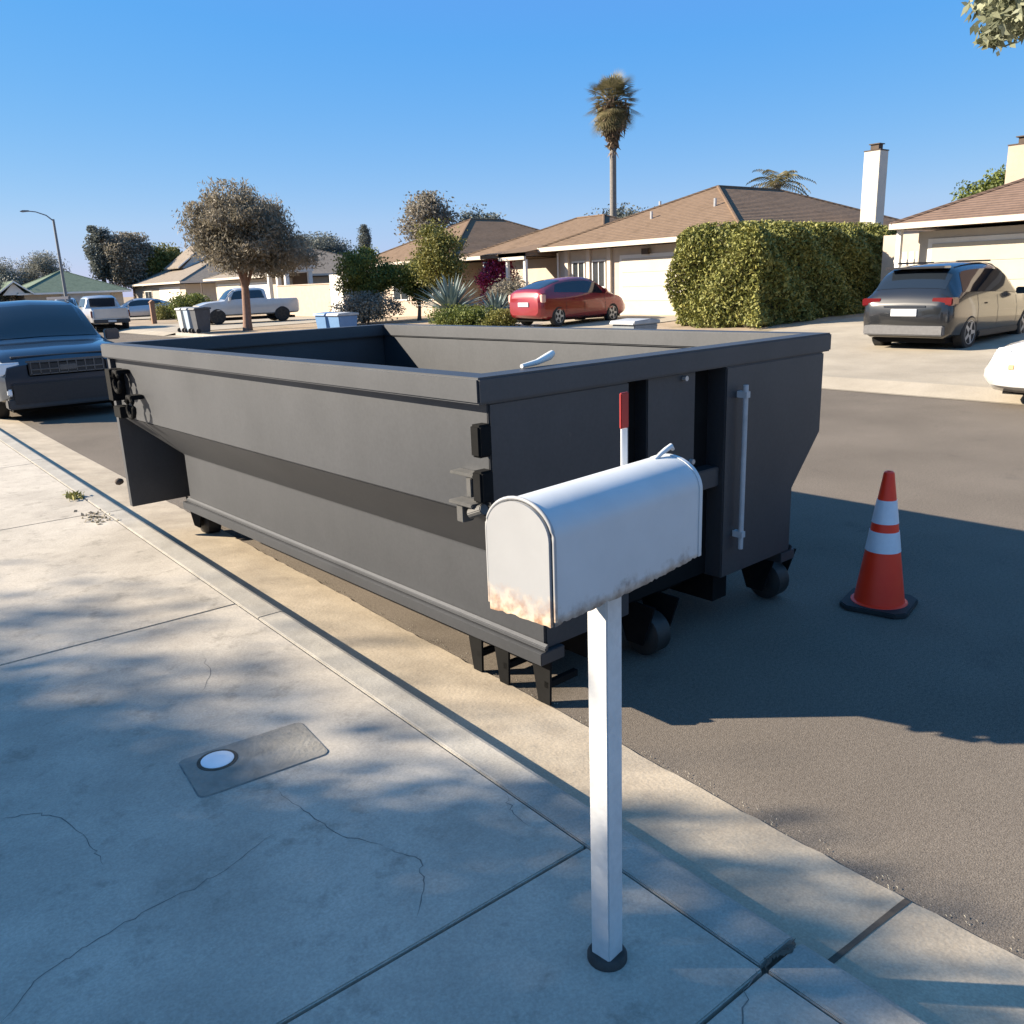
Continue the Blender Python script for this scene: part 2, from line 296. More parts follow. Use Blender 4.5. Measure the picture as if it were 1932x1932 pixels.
# hinges on the near left corner
for z0 in (1.27, 1.10):
    b = MB(); b.box(-.005, .058, .0, .055, z0 - .09, z0 + .03); b.build('hinge_barrel', BLACK, dump, bevel=.008)
b = MB(); b.box(.005, .058, .06, .2, 1.097, 1.110); b.box(.01, .058, .08, .11, 1.02, 1.094); b.box(-.008, .058, .06, .2, .985, .999); b.box(.005, .058, .13, .17, .915, .984); b.tube([(.02, .02, .985), (.02, .1, .955)], .022, 8)
b.build('hinge_plate', mat('worn_grey', (.05, .05, .048), (.08, .078, .075), 12, .6), dump, bevel=.003)
b = MB()
for (yy, zz) in ((3.93, 1.22), (3.72, 1.06)):
    n = 12; b.tube([(-.02, yy + .06 * math.cos(a), zz + .07 * math.sin(a)) for a in [2 * math.pi * k / n for k in range(n + 1)]], .018, 6)
    b.box(-.03, .058, yy - .05, yy + .05, zz + .05, zz + .08)
b.box(-.035, .058, 4.02, 4.12, 1.08, 1.3); b.box(-.02, .058, 3.96, 4.1, .96, 1.04)
b.build('tarp_hook', BLACK, dump, bevel=.004)
MB().lathe([(.004, -.03), (.02, -.022), (.027, 0), (.02, .02), (.012, .03)], 12, 'x', (-.03, 4.21, .47)).build('knob', mat('rust_brown', (.05, .035, .025), (.1, .07, .05), 20, .8), dump, smooth=50)
# understructure: long rails, cross members, skids, rollers
for w0 in (.68, 1.64):
    MB().box(w0, w0 + .12, .15, 3.9, .13, .27).build('main_rail', BLACK, dump)
b = MB()
for k in range(9): b.box(INS + .3, W_ - INS - .3, .35 + k * .4, .41 + k * .4, .18, .272)
b.build('cross_member', BLACK, dump)
for sgn, f in ((0, lambda x: x), (1, lambda x: W_ - x)):
    for (y0, dz) in ((.56, 0), (.37, 0), (.10, 0))[:1 if sgn else 3]:
        b = MB(); x = f(.40); q = .012 if not sgn else -.012
        wd = .075 if y0 > .3 else .09
        b.prism([(y0 - .01, .275), (y0 + wd + .03, .275), (y0 + wd * .8, .012), (y0 + .0, .012)], x, x + q, 'x')
        if not sgn: b.box(x, f(.58), y0 + .005, y0 + .03, .09, .12)
        b.build('skid_leg', BLACK, dump)
ROLM = mat('roller_steel', (.012, .011, .010), (.03, .027, .024), 12, .6)
def roller(x, y, wd=.12, r=.105):
    b = MB(); b.lathe([(.03, -wd / 2 - .02), (.03, -wd / 2), (r * .7, -wd / 2), (r, -wd / 2 + .012), (r, wd / 2 - .012), (r * .7, wd / 2), (.03, wd / 2), (.03, wd / 2 + .02)], 24, 'x', (x, y, r + .003))
    return b.build('roller', ROLM, dump, smooth=35)
roller(1.14, .17); roller(2.2, .17); roller(.5, 3.95); roller(1.94, 3.95)
b = MB()
for x in (1.04, 1.22, 2.06, 2.27): MB().prism([(.05, .29), (.3, .29), (.22, .08), (.12, .08)], x, x + .012, 'x').build('roller_bracket', BLACK, dump)
for x in (.4, .58, 1.84, 2.02): MB().prism([(3.8, .29), (4.1, .29), (4.0, .08), (3.9, .08)], x, x + .012, 'x').build('roller_bracket', BLACK, dump)
b = MB(); b.tube([(.2, .3, 1.44), (.26, .3, 1.5), (.42, .34, 1.56)], [.02, .018, .022], 10)
# small pale lever lying at the inner near rail
b = MB(); p0 = Vector((.40, .14, 1.475)); b.tube([(.30, .10, 1.478), (.40, .12, 1.484), (.49, .15, 1.497), (.53, .17, 1.505)], [.008, .012, .017, .014], 8); b.build('lever', mat('pale_zinc', (.6, .6, .57), (.7, .7, .66), 10, .5), dump, smooth=50)

# ---------------------------------------------------------------- mailbox
PX, PY = 1.25, 1.27
mb = empty('mailbox', (PX, PY, .15), -math.radians(82.5), 'white rural mailbox with rusty lower edge on a square white post in the sidewalk', 'mailbox')
def rustmat(name, zlo, zhi, base, spots):   # rust creeps up from the bottom edge with a ragged outline
    m = mat(name, base, tuple(min(1, x * 1.05) for x in base), 3, .5, .05, 14, blot=(7, .95, 1.03))
    n = m.node_tree; N = n.nodes; L = n.links; b = N['Principled BSDF']; src = b.inputs['Base Color'].links[0].from_socket
    tc = N.new('ShaderNodeTexCoord'); sp = N.new('ShaderNodeSeparateXYZ'); L.new(tc.outputs['Object'], sp.inputs[0])
    no = N.new('ShaderNodeTexNoise'); no.inputs['Scale'].default_value = 18; no.inputs['Detail'].default_value = 8; no.inputs['Roughness'].default_value = .75; L.new(tc.outputs['Object'], no.inputs['Vector'])
    ma = N.new('ShaderNodeMath'); ma.operation = 'MULTIPLY_ADD'; ma.inputs[1].default_value = -.14; L.new(no.outputs['Fac'], ma.inputs[0]); L.new(sp.outputs['Z'], ma.inputs[2])
    mr = N.new('ShaderNodeMapRange'); mr.inputs[1].default_value = zhi - .07; mr.inputs[2].default_value = zlo - .07; L.new(ma.outputs[0], mr.inputs[0])
    rr = N.new('ShaderNodeValToRGB'); e = rr.color_ramp.elements; e[0].color = spots[0] + (1,); e[1].color = spots[1] + (1,); e[0].position = .4; e[1].position = .62
    n2 = N.new('ShaderNodeTexNoise'); n2.inputs['Scale'].default_value = 45; n2.inputs['Detail'].default_value = 6; L.new(tc.outputs['Object'], n2.inputs['Vector']); L.new(n2.outputs['Fac'], rr.inputs[0])
    mx = N.new('ShaderNodeMix'); mx.data_type = 'RGBA'; L.new(mr.outputs[0], mx.inputs[0]); L.new(src, mx.inputs[6]); L.new(rr.outputs[0], mx.inputs[7]); L.new(mx.outputs[2], b.inputs['Base Color'])
    return m
ZB0 = .997; BW, HS, BL, Y0 = .174, .170, .520, -.276
def arch(w_, hs, n=16, z0=0., k=.82):
    r = w_ / 2; return [(-r, z0), (-r, hs)] + [(-r * math.cos(math.pi * i / n), hs + r * k * math.sin(math.pi * i / n)) for i in range(1, n)] + [(r, hs), (r, z0)]
RB = rustmat('mailbox_shell', ZB0 - .005, ZB0 + .035, (.46, .48, .49), ((.16, .13, .11), (.36, .34, .32)))
RF = rustmat('mailbox_front', ZB0 + .005, ZB0 + .062, (.28, .282, .285), ((.30, .17, .10), (.58, .46, .33)))
# shell as a thin arched sheet with a rusted-away lower edge
b = MB(); nseg = 60; pr = arch(BW, HS, 18); pr = pr[:1] + [(-BW / 2, .022)] + pr[1:-1] + [(BW / 2, .022)] + pr[-1:]
vs = []
for i in range(nseg + 1):
    y = Y0 + .012 + (BL - .012) * i / nseg
    bite = abs(random.gauss(0, .0022)) * (1 + 2 * (random.random() < .12)) + (.012 * (i / nseg) ** 4)
    for j, (x, z) in enumerate(pr): vs.append((x, y, ZB0 + (z if z > 0 else bite)))
m_ = len(pr)
b.add(vs, [(i * m_ + j, i * m_ + j + 1, (i + 1) * m_ + j + 1, (i + 1) * m_ + j) for i in range(nseg) for j in range(m_ - 1)])
sh = b.build('shell', RB, mb, smooth=40)
sm = sh.modifiers.new('thickness', 'SOLIDIFY'); sm.thickness = .003; sm.offset = -1
b = MB(); b.box(-BW / 2 + .004, BW / 2 - .004, Y0 + .014, Y0 + BL - .01, ZB0 + .022, ZB0 + .03); b.build('bottom', mat('rust_under', (.10, .08, .07), (.22, .18, .15), 25, .85), mb)
def plate(y0, y1, w_, hs, zlo, name, m, rag=0):
    pts = arch(w_, hs, 22); base = []
    if rag:
        n = 14; base = [(w_ / 2 - w_ * i / n, zlo + abs(random.gauss(0, rag))) for i in range(1, n)]
    poly = [(x, ZB0 + (z if z > 0 else zlo)) for x, z in pts] + [(x, ZB0 + z) for x, z in base]
    return MB().prism(poly, y0, y1).build(name, m, mb, smooth=30)
# back end: flat plate set just inside the rolled lip
plate(Y0 + .004, Y0 + .012, BW - .010, HS, .0, 'back_plate', RF, .0025)
b = MB(); pa = arch(BW + .004, HS, 22)[1:-1]; pts = [(x, Y0 + .012, ZB0 + z) for x, z in [(-BW / 2 - .002, .012)] + pa + [(BW / 2 + .002, .012)]]; b.tube(pts, .004, 8); b.build('rolled_lip', RF, mb, smooth=50)
plate(Y0 + BL - .004, Y0 + BL + .008, BW + .004, HS, .012, 'door', RB)
b = MB(); top = ZB0 + HS + BW / 2 * .82
b.tube([(0, Y0 + BL - .055, top - .002), (0, Y0 + BL - .03, top + .008), (0, Y0 + BL - .01, top + .014), (0, Y0 + BL + .01, top + .019), (.0, Y0 + BL + .02, top + .010)], [.004, .0055, .0065, .007, .004], 10); b.build('door_latch', MWHITE, mb, smooth=50)
fl = MB(); fx = -BW / 2 - .012; fy = Y0 + .483
fl.box(fx - .002, fx + .002, fy - .011, fy + .011, ZB0 + .09, ZB0 + .30); flo = fl.build('flag', mat('flag_stem', (.55, .56, .57), (.65, .66, .67), 8, .4), mb)
MB().box(fx - .0035, fx + .0035, fy - .015, fy + .015, ZB0 + .301, ZB0 + .385).build('flag_paddle', RED, flo, bevel=.002)
b = MB(); h = .028; b.prism([(-h, -h), (h, -h), (h, h), (-h, h)], -.04, ZB0 + .018, 'z'); b.build('post', PWHITE, mb, bevel=.003)
mb.rotation_euler.z = -math.radians(82.5)
for c in mb.children:
    if c.name.startswith('post'): c.rotation_euler.z = math.radians(0); c.scale = (1.0, 1.0, 1)
b = MB(); b.lathe([(.050, 0), (.050, .012), (.044, .02), (.026, .02), (.026, 0)], 24); b.build('collar', mat('post_dirt', (.03, .028, .026), (.06, .055, .05), 20, .9), mb, smooth=40)

# ---------------------------------------------------------------- cone
cone = empty('traffic_cone', (4.28, 2.21, .002), .25, 'orange traffic cone with two white reflective collars in the dumpster shadow', 'cone')
def rz(z): return .135 + (.026 - .135) * z / .75
def conesec(z0, z1, off=0): return [(rz(z0) + off, z0), (rz((z0 + z1) / 2) + off, (z0 + z1) / 2), (rz(z1) + off, z1)]
MB().lathe([(.15, .02), (.145, .03)] + conesec(.034, .745) + [(.02, .752), (.012, .752), (.012, .72)], 40).build('body', ORANGE, cone, smooth=30)
MB().lathe(conesec(.32, .43, .0025), 40).build('collar', REFL, cone, smooth=60); MB().lathe(conesec(.475, .60, .0025), 40).build('collar', REFL, cone, smooth=60)
b = MB(); q = .175; b.prism([(-q, -q + .05), (-q + .05, -q), (q - .05, -q), (q, -q + .05), (q, q - .05), (q - .05, q), (-q + .05, q), (-q, q - .05)], 0, .028, 'z'); b.build('base', RUBBER, cone, bevel=.006)

# ---------------------------------------------------------------- meter box in the sidewalk
mbx = empty('meter_box', (.955, 2.785, .15), math.radians(-4), 'worn concrete meter box cover with white round plug set in the sidewalk', 'meter box cover')
def rrect(a, c, r, n=5):
    pts = []
    for cx, cy, a0 in ((a - r, c - r, 0), (-a + r, c - r, 90), (-a + r, -c + r, 180), (a - r, -c + r, 270)):
        pts += [(cx + r * math.cos(math.radians(a0 + 90 * k / n)), cy + r * math.sin(math.radians(a0 + 90 * k / n))) for k in range(n + 1)]
    return pts
MB().prism(rrect(.236, .150, .03), -.01, .0015, 'z').build('rim_gap', mat('rim_dirt', (.1, .095, .09), (.3, .29, .27), 12, .9), mbx)
MB().prism(rrect(.232, .146, .028), -.01, .004, 'z').build('cover', mat('cover_concrete', (.21, .195, .165), (.28, .26, .225), 14, .9, .4, 60, blot=(9, .8, 1.1)), mbx)
MB().lathe([(.072, 0), (.072, .0055), (.05, .0056)], 32, 'z', (-.115, .06, 0)).build('plug_ring', DARKGAP, mbx)
MB().lathe([(.058, 0), (.058, .008), (.052, .010), (.01, .010)], 32, 'z', (-.115, .06, 0)).build('plug', mat('plug_white', (.72, .73, .75), (.8, .81, .83), 9, .5), mbx, smooth=40)

# ---------------------------------------------------------------- vehicles
def loft_car(name, loc, rz_, label, cat, st, paint, wheels, wr=.33, lights=(), glass=None, rimmat=None, group=None, seams=()):
    """st: stations (y, zbottom, zbelt, ztop, half width, half belt width, half roof width)"""
    root = empty(name, loc, rz_, label, cat, group)
    # resample for smooth shapes
    A = np.array(st, float); y = A[:, 0]
    yy = [];
    for i in range(len(y) - 1): yy += list(np.linspace(y[i], y[i + 1], 4)[:-1])
    yy.append(y[-1]); yy = np.array(yy)
    B = np.zeros((len(yy), 7)); B[:, 0] = yy
    for c in range(1, 7):
        d = np.gradient(A[:, c], y)
        # monotone-ish hermite
        for k, q in enumerate(yy):
            i = min(max(np.searchsorted(y, q, 'right') - 1, 0), len(y) - 2); h = y[i + 1] - y[i]; t = (q - y[i]) / h
            sl = (A[i + 1, c] - A[i, c]) / h
            m0 = d[i] if d[i] * sl > 0 else 0; m1 = d[i + 1] if d[i + 1] * sl > 0 else 0
            lim = 2.2 * abs(sl); m0 = max(-lim, min(lim, m0)); m1 = max(-lim, min(lim, m1))
            B[k, c] = (2 * t**3 - 3 * t**2 + 1) * A[i, c] + (t**3 - 2 * t**2 + t) * h * m0 + (-2 * t**3 + 3 * t**2) * A[i + 1, c] + (t**3 - t**2) * h * m1
    def ring(r):
        y_, zb, ze, zt, hw, hb, ht = r
        g = zt - ze
        H = [(0, zb), (hw * .82, zb), (hw * .97, zb + .08), (hw, zb + .4 * (ze - zb)), (hw * .995, zb + .72 * (ze - zb)), (hb, ze), (ht + (hb - ht) * .12, ze + g * .82), (ht * .86, ze + g * .97), (0, zt + .012)]
        return [(x, y_, z) for x, z in H]
    rows = [ring(r) for r in B]; n = 9
    full = []
    for r in rows: full.append(r + [(-x, a, z) for x, a, z in r[-2:0:-1]])
    m_ = len(full[0]); b = MB()
    vs = [p for r in full for p in r]
    fs = [(i * m_ + j, i * m_ + (j + 1) % m_, (i + 1) * m_ + (j + 1) % m_, (i + 1) * m_ + j) for i in range(len(full) - 1) for j in range(m_)]
    fs += [tuple(range(m_)), tuple((len(full) - 1) * m_ + j for j in range(m_))]
    b.add(vs, fs); body = b.build('body', paint, root)
    hwm = max(r[4] for r in st)
    cut = MB()
    for wy in wheels:
        for sx in (-1, 1): cut.lathe([(wr + .055, -.16), (wr + .055, .16)], 28, 'x', (sx * (hwm - .08), wy, wr + .01))
    cut.lathe
    co = cut.build('wheel_cut', BLACK); md = body.modifiers.new('arches', 'BOOLEAN'); md.object = co; md.solver = 'EXACT'
    dg = bpy.context.evaluated_depsgraph_get(); me = bpy.data.meshes.new_from_object(body.evaluated_get(dg))
    body.modifiers.clear()
    if len(me.polygons) > 20: body.data = me
    bpy.data.objects.remove(co)
    for p in body.data.polygons: p.use_smooth = True
    try: body.data.set_sharp_from_angle(angle=math.radians(38))
    except Exception: pass
    if len(body.data.materials) == 0: body.data.materials.append(paint)
    idx = {round(float(v), 4): k for k, v in enumerate(yy)}
    def near(v): return int(np.argmin(abs(yy - v)))
    def surf(fi, fj, sx):
        i = min(int(fi), len(rows) - 2); j = min(int(fj), n - 2); a, c = fi - i, fj - j
        P = [Vector(rows[i][j]), Vector(rows[i + 1][j]), Vector(rows[i][j + 1]), Vector(rows[i + 1][j + 1])]
        p = P[0] * (1 - a) * (1 - c) + P[1] * a * (1 - c) + P[2] * (1 - a) * c + P[3] * a * c
        nrm = (P[1] - P[0] + P[3] - P[2]).cross(P[2] - P[0] + P[3] - P[1]).normalized()
        if nrm.x < -.001 or (abs(nrm.x) < .3 and nrm.z < 0): nrm = -nrm
        p = p + nrm * .006; return Vector((p.x * sx, p.y, p.z))
    def patch(pname, y0, y1, j0, j1, sides, m, slant=(0, 0), nn=10):
        for sx in sides:
            b = MB(); gi = []
            for a in range(nn + 1):
                for c in range(5):
                    v = c / 4; ya = y0 + slant[0] * v; yb = y1 + slant[1] * v
                    q = ya + (yb - ya) * a / nn
                    k = max(0, min(len(yy) - 1.0001, np.interp(q, yy, np.arange(len(yy)))))
                    gi.append(surf(k, j0 + (j1 - j0) * v, sx))
            b.add(gi, [(a * 5 + c, a * 5 + c + 1, (a + 1) * 5 + c + 1, (a + 1) * 5 + c) for a in range(nn) for c in range(4)])
            if pname in ('windscreen', 'rear_window'):
                gi2 = [Vector((-p.x, p.y, p.z)) for p in gi]; b.add(gi2, [(a * 5 + c, a * 5 + c + 1, (a + 1) * 5 + c + 1, (a + 1) * 5 + c) for a in range(nn) for c in range(4)])
            o = b.build(pname, m, root, smooth=60)
            bmm = bmesh.new(); bmm.from_mesh(o.data); bmesh.ops.remove_doubles(bmm, verts=bmm.verts, dist=.002); bmm.to_mesh(o.data); bmm.free()
    for (pn, y0, y1, j0, j1, sl) in (glass or []):
        patch(pn, y0, y1, j0, j1, (1,) if pn in ('windscreen', 'rear_window') else (-1, 1), GLASS, sl)
    for q in seams: patch('door_seam', q, q + .012, 2.6, 5.0, (-1, 1), DKTRIM, (0, 0), 1)
    for wy in wheels:
        for sx in (-1, 1):
            x = sx * (hwm - .105)
            W = MB(); W.lathe([(wr * .66, -.10), (wr * .9, -.105), (wr, -.085), (wr * 1.0, .085), (wr * .9, .105), (wr * .66, .10)], 32, 'x', (x, wy, wr)); wo = W.build('wheel', RUBBER, root, smooth=30)
            R = MB(); R.lathe([(.02, .0), (wr * .2, .012), (wr * .22, .0), (wr * .6, -.03), (wr * .64, .02), (wr * .67, .02), (wr * .67, -.05)], 28, 'x', (0, 0, 0))
            for k in range(5):
                a = 2 * math.pi * k / 5; ca, sa = math.cos(a), math.sin(a)
                vs = [(h, rr * ca - ww * sa, rr * sa + ww * ca) for rr, ww0 in ((wr * .15, .045), (wr * .64, .028)) for ww in (-ww0, ww0) for h in (-.02, .018)]
                R.add(vs, [(0, 1, 3, 2), (4, 6, 7, 5), (0, 4, 5, 1), (2, 3, 7, 6), (1, 5, 7, 3), (0, 2, 6, 4)])
            R.v = [(x + sx * (.085 + p[0]), wy + p[1], wr + p[2]) for p in R.v]
            R.build('rim', rimmat or GREYM, wo, smooth=40)
    for (ln, x0, x1, y0, y1, z0, z1, m, both) in lights:
        for sx in ((1, -1) if both else (1,)):
            MB().box(min(x0 * sx, x1 * sx), max(x0 * sx, x1 * sx), y0, y1, z0, z1).build(ln, m, root, bevel=.02 if min(abs(x1 - x0), z1 - z0, abs(y1 - y0)) > .05 else .006)
    if cat:
        under = MB().box(-hwm + .2, hwm - .2, y[0] + .25, y[-1] - .25, .17, .3); under.build('underbody', BLACK, root)
    return root
def paintm(name, c, met=.5, rough=.35): return mat(name, c, tuple(x * 1.08 for x in c), 4, rough, metal=met, coat=1., spec=.5)
P_BLUE = paintm('slate_blue_paint', (.014, .026, .045), .5); P_BLACK = paintm('near_black_paint', (.010, .011, .013), .1, .25); P_RED = paintm('red_paint', (.20, .006, .012), .3, .35)
P_WHITE = paintm('white_paint', (.42, .42, .415), .0, .3); P_SILV = paintm('silver_paint', (.42, .42, .43), .6, .35)
TAIL = mat('tail_lens', (.10, .006, .008), None, 5, .15); HEADL = mat('head_lens', (.7, .73, .76), (.8, .82, .85), 9, .12); CHROME = mat('chrome', (.12, .135, .16), None, 5, .25, metal=1.); PLATE = mat('number_plate', (.45, .47, .49), (.5, .52, .54), 60, .4)
GRILLE = mat('grille_black', (.01, .012, .016), (.02, .022, .026), 40, .35); DKTRIM = mat('dark_trim', (.03, .03, .032), (.04, .04, .042), 20, .6); GREYT = mat('bumper_grey', (.09, .09, .095), (.12, .12, .125), 20, .5)
# station tables: (y, bottom, belt, top, half width, half belt, half roof), y forward
SUVST = [(-2.32, .42, .88, .90, .72, .70, .60), (-2.25, .30, 1.02, 1.06, .86, .82, .66), (-2.12, .26, 1.07, 1.25, .91, .86, .68), (-1.75, .24, 1.08, 1.60, .93, .88, .66), (-1.3, .22, 1.07, 1.68, .935, .885, .66), (-.4, .22, 1.04, 1.71, .935, .885, .67), (.25, .22, 1.02, 1.67, .935, .885, .66), (.7, .22, 1.01, 1.48, .935, .88, .68), (1.2, .22, 1.0, 1.1, .93, .87, .74), (1.7, .23, .97, 1.02, .925, .85, .66), (2.15, .26, .88, .93, .88, .80, .6), (2.35, .32, .74, .78, .76, .70, .5)]
SUVGL = [('side_window', -1.75, .95, 5.12, 5.95, (.12, -.35)), ('windscreen', .42, 1.12, 6.25, 8., (0, 0)), ('rear_window', -2.14, -1.82, 6.1, 8., (0, 0))]
dark_suv = loft_car('parked_suv', (18.5, 8.45, gz(18.5, 8) - .08), math.radians(-88), 'near-black hatchback-style SUV parked nose-in on the concrete driveway beside the hedge', 'car', SUVST, P_BLACK, (-1.42, 1.42), .35,
    [('tail_light', .50, .905, -2.285, -1.98, .90, 1.05, TAIL, True), ('number_plate', -.26, .26, -2.345, -2.31, .70, .84, PLATE, False), ('rear_bumper', -.80, .80, -2.37, -2.2, .33, .52, GREYT, False), ('rear_trim', -.42, .42, -2.335, -2.27, .87, .905, CHROME, False),
     ('spoiler', -.58, .58, -2.02, -1.72, 1.60, 1.64, P_BLACK, False), ('wing_mirror', .92, 1.12, .72, .84, 1.02, 1.16, P_BLACK, True), ('roof_rail', .56, .60, -1.5, .1, 1.70, 1.735, DKTRIM, True), ('door_handle', .925, .95, -.75, -.55, .88, .91, P_BLACK, True), ('sill_trim', .86, .942, -1.0, 1.0, .24, .36, DKTRIM, True)], SUVGL, seams=(.86, -.15, -1.12))
BST = [(-2.45, .40, .95, .97, .84, .82, .7), (-2.3, .30, 1.12, 1.2, .95, .92, .75), (-2.0, .26, 1.14, 1.66, .98, .94, .74), (-1.3, .24, 1.14, 1.78, .99, .94, .75), (0, .24, 1.12, 1.79, .99, .94, .75), (.35, .24, 1.11, 1.74, .99, .94, .74), (.75, .24, 1.1, 1.5, .99, .93, .76), (1.15, .24, 1.1, 1.16, .985, .93, .82), (1.7, .25, 1.07, 1.12, .98, .92, .78), (2.2, .28, 1.0, 1.04, .96, .89, .7), (2.42, .34, .84, .88, .86, .80, .6)]
BGL = [('side_window', -1.85, .9, 5.12, 5.95, (.12, -.3)), ('windscreen', .42, 1.08, 6.1, 8., (0, 0)), ('rear_window', -2.28, -2.02, 6.1, 8., (0, 0))]
blue = loft_car('parked_suv', (2.9, 16.9, -.02), math.pi, 'slate blue SUV parked at the near kerb facing the dumpster', 'car', BST, P_BLUE, (-1.5, 1.5), .37,
    [('headlight', .62, .93, 2.2, 2.40, .74, .92, HEADL, True), ('grille', -.55, .55, 2.36, 2.44, .70, .90, GRILLE, False), ('grille_bar', -.56, .56, 2.43, 2.465, .905, .935, CHROME, False), ('grille_bar', -.5, .5, 2.43, 2.462, .79, .81, CHROME, False),
     ('grille_bar', -.53, .53, 2.43, 2.458, .725, .74, CHROME, False), ('lower_grille', -.8, .8, 2.36, 2.47, .30, .62, GRILLE, False), ('bumper_trim', -.88, .88, 2.2, 2.46, .24, .40, DKTRIM, False), ('fog_light', .72, .86, 2.36, 2.45, .44, .54, HEADL, True), ('wing_mirror', .97, 1.2, .78, .92, 1.1, 1.28, P_BLUE, True), ('roof_rail', .66, .70, -1.7, .1, 1.79, 1.84, CHROME, True), ('bonnet_edge', -.72, .72, 2.22, 2.3, .975, 1.0, DKTRIM, False)], BGL, seams=(.95, -.2))
RST = [(-2.2, .36, .86, .88, .72, .68, .55), (-2.1, .28, 1.0, 1.08, .82, .78, .6), (-1.7, .22, 1.02, 1.22, .86, .8, .6), (-1.2, .2, .98, 1.36, .87, .8, .58), (-.5, .2, .94, 1.45, .87, .8, .58), (0.05, .2, .92, 1.47, .87, .8, .58), (.6, .2, .9, 1.38, .87, .8, .6), (1.1, .2, .89, 1.13, .87, .79, .64), (1.5, .2, .87, .93, .86, .78, .66), (1.95, .22, .76, .80, .82, .74, .5), (2.2, .28, .62, .66, .7, .62, .4)]
RGL = [('side_window', -1.5, 1.05, 5.12, 5.95, (.2, -.4)), ('windscreen', .45, 1.4, 6.2, 8., (0, 0)), ('rear_window', -2.0, -1.0, 6.6, 8., (0, 0))]
redc = loft_car('parked_car', (20.0, 21.9, gz(20, 21) + .0), math.radians(-90), 'red hatchback parked in front of the cream garage door', 'car', RST, P_RED, (-1.35, 1.35), .31,
    [('tail_light', .62, .86, -2.14, -1.95, .74, .98, mat('pale_tail_lens', (.6, .35, .3), None, 5, .15), True), ('number_plate', -.26, .26, -2.235, -2.2, .62, .75, PLATE, False), ('wing_mirror', .86, 1.04, .78, .9, .94, 1.06, P_RED, True), ('door_handle', .86, .885, -.6, -.42, .8, .83, P_RED, True)], RGL, seams=(.95, -.1, -1.0))
WST = RST
whitec = loft_car('parked_car', (12.5, 2.55, 0.0), 0, 'white car cut off by the right edge, parked across the foot of the driveway', 'car', [(y, a, b_, c, d, e, f) for (y, a, b_, c, d, e, f) in [(-2.3, .3, .9, .95, .75, .7, .5), (-2.1, .25, 1.0, 1.05, .88, .82, .6), (-1.4, .2, .98, 1.3, .9, .83, .6), (-.5, .2, .94, 1.44, .9, .83, .6), (.3, .2, .92, 1.4, .9, .83, .6), (1.0, .2, .92, 1.1, .9, .83, .66), (1.45, .2, .9, .95, .9, .83, .7), (1.95, .2, .82, .86, .89, .8, .62), (2.25, .22, .7, .74, .84, .74, .5), (2.38, .28, .55, .58, .7, .6, .4)]], P_WHITE, (-1.4, 1.38), .32,
    [('headlight', .56, .85, 2.0, 2.2, .62, .76, HEADL, True), ('side_marker', .872, .895, 1.95, 2.02, .5, .56, mat('amber_lens', (.6, .4, .2), None, 5, .3), True), ('wing_mirror', .88, 1.06, .7, .82, .95, 1.06, P_WHITE, True)], [('side_window', -1.5, .85, 5.12, 5.95, (.2, -.4)), ('windscreen', .35, 1.3, 6.2, 8., (0, 0))])
TST = [(-2.75, .5, 1.1, 1.12, .86, .84, .78), (-2.65, .45, 1.22, 1.24, .93, .9, .84), (-1.0, .42, 1.22, 1.24, .95, .9, .84), (-.95, .42, 1.22, 1.75, .95, .9, .7), (-.6, .42, 1.22, 1.86, .95, .9, .72), (.5, .42, 1.2, 1.86, .95, .9, .72), (.9, .42, 1.19, 1.7, .95, .9, .74), (1.3, .42, 1.18, 1.24, .95, .9, .8), (2.2, .45, 1.12, 1.16, .94, .88, .76), (2.65, .5, .98, 1.02, .88, .82, .7)]
TGL = [('side_window', -.85, 1.05, 5.15, 5.95, (.1, -.3)), ('windscreen', .72, 1.27, 6.2, 8., (0, 0))]
BLACKRIM = mat('black_rim', (.015, .015, .015), None, 5, .4)
truck = loft_car('pickup_truck', (18.9, 47.2, gz(19, 47) + .03), math.radians(82), 'white pickup truck with big black wheels parked nose-out across the driveway behind the brown tree', 'truck', TST, P_WHITE, (-1.75, 1.75), .42,
    [('headlight', .55, .85, 2.45, 2.66, .78, .92, HEADL, True), ('grille', -.5, .5, 2.6, 2.68, .68, .92, GRILLE, False), ('front_bumper', -.9, .9, 2.62, 2.78, .48, .64, DKTRIM, False), ('wing_mirror', .95, 1.15, 1.0, 1.12, 1.2, 1.4, P_WHITE, True)], TGL, BLACKRIM)
silv = loft_car('pickup_truck', (12.25, 51.0, .0), math.radians(-3), 'silver grey pickup truck with dark cab seen from behind at the far kerb', 'truck', TST, P_SILV, (-1.75, 1.75), .4,
    [('tail_light', .80, .94, -2.72, -2.6, .75, 1.1, TAIL, True), ('rear_bumper', -.88, .88, -2.88, -2.7, .48, .66, DKTRIM, False), ('number_plate', -.2, .2, -2.9, -2.88, .52, .62, PLATE, False), ('tailgate', -.8, .8, -2.79, -2.72, .72, 1.2, P_SILV, False), ('wing_mirror', .95, 1.15, 1.0, 1.12, 1.2, 1.4, DKTRIM, True), ('rear_glass', -.62, .62, -1.02, -.97, 1.28, 1.72, GLASS, False)], TGL)
CGL = RGL
sed = loft_car('parked_car', (18.8, 66.5, gz(19, 66) + .02), math.radians(75), 'silver sedan parked on a driveway beyond the brown post', 'car', RST, P_SILV, (-1.35, 1.35), .31, [('headlight', .55, .8, 1.95, 2.12, .6, .72, HEADL, True), ('wing_mirror', .86, 1.04, .78, .9, .94, 1.06, P_SILV, True)], RGL)
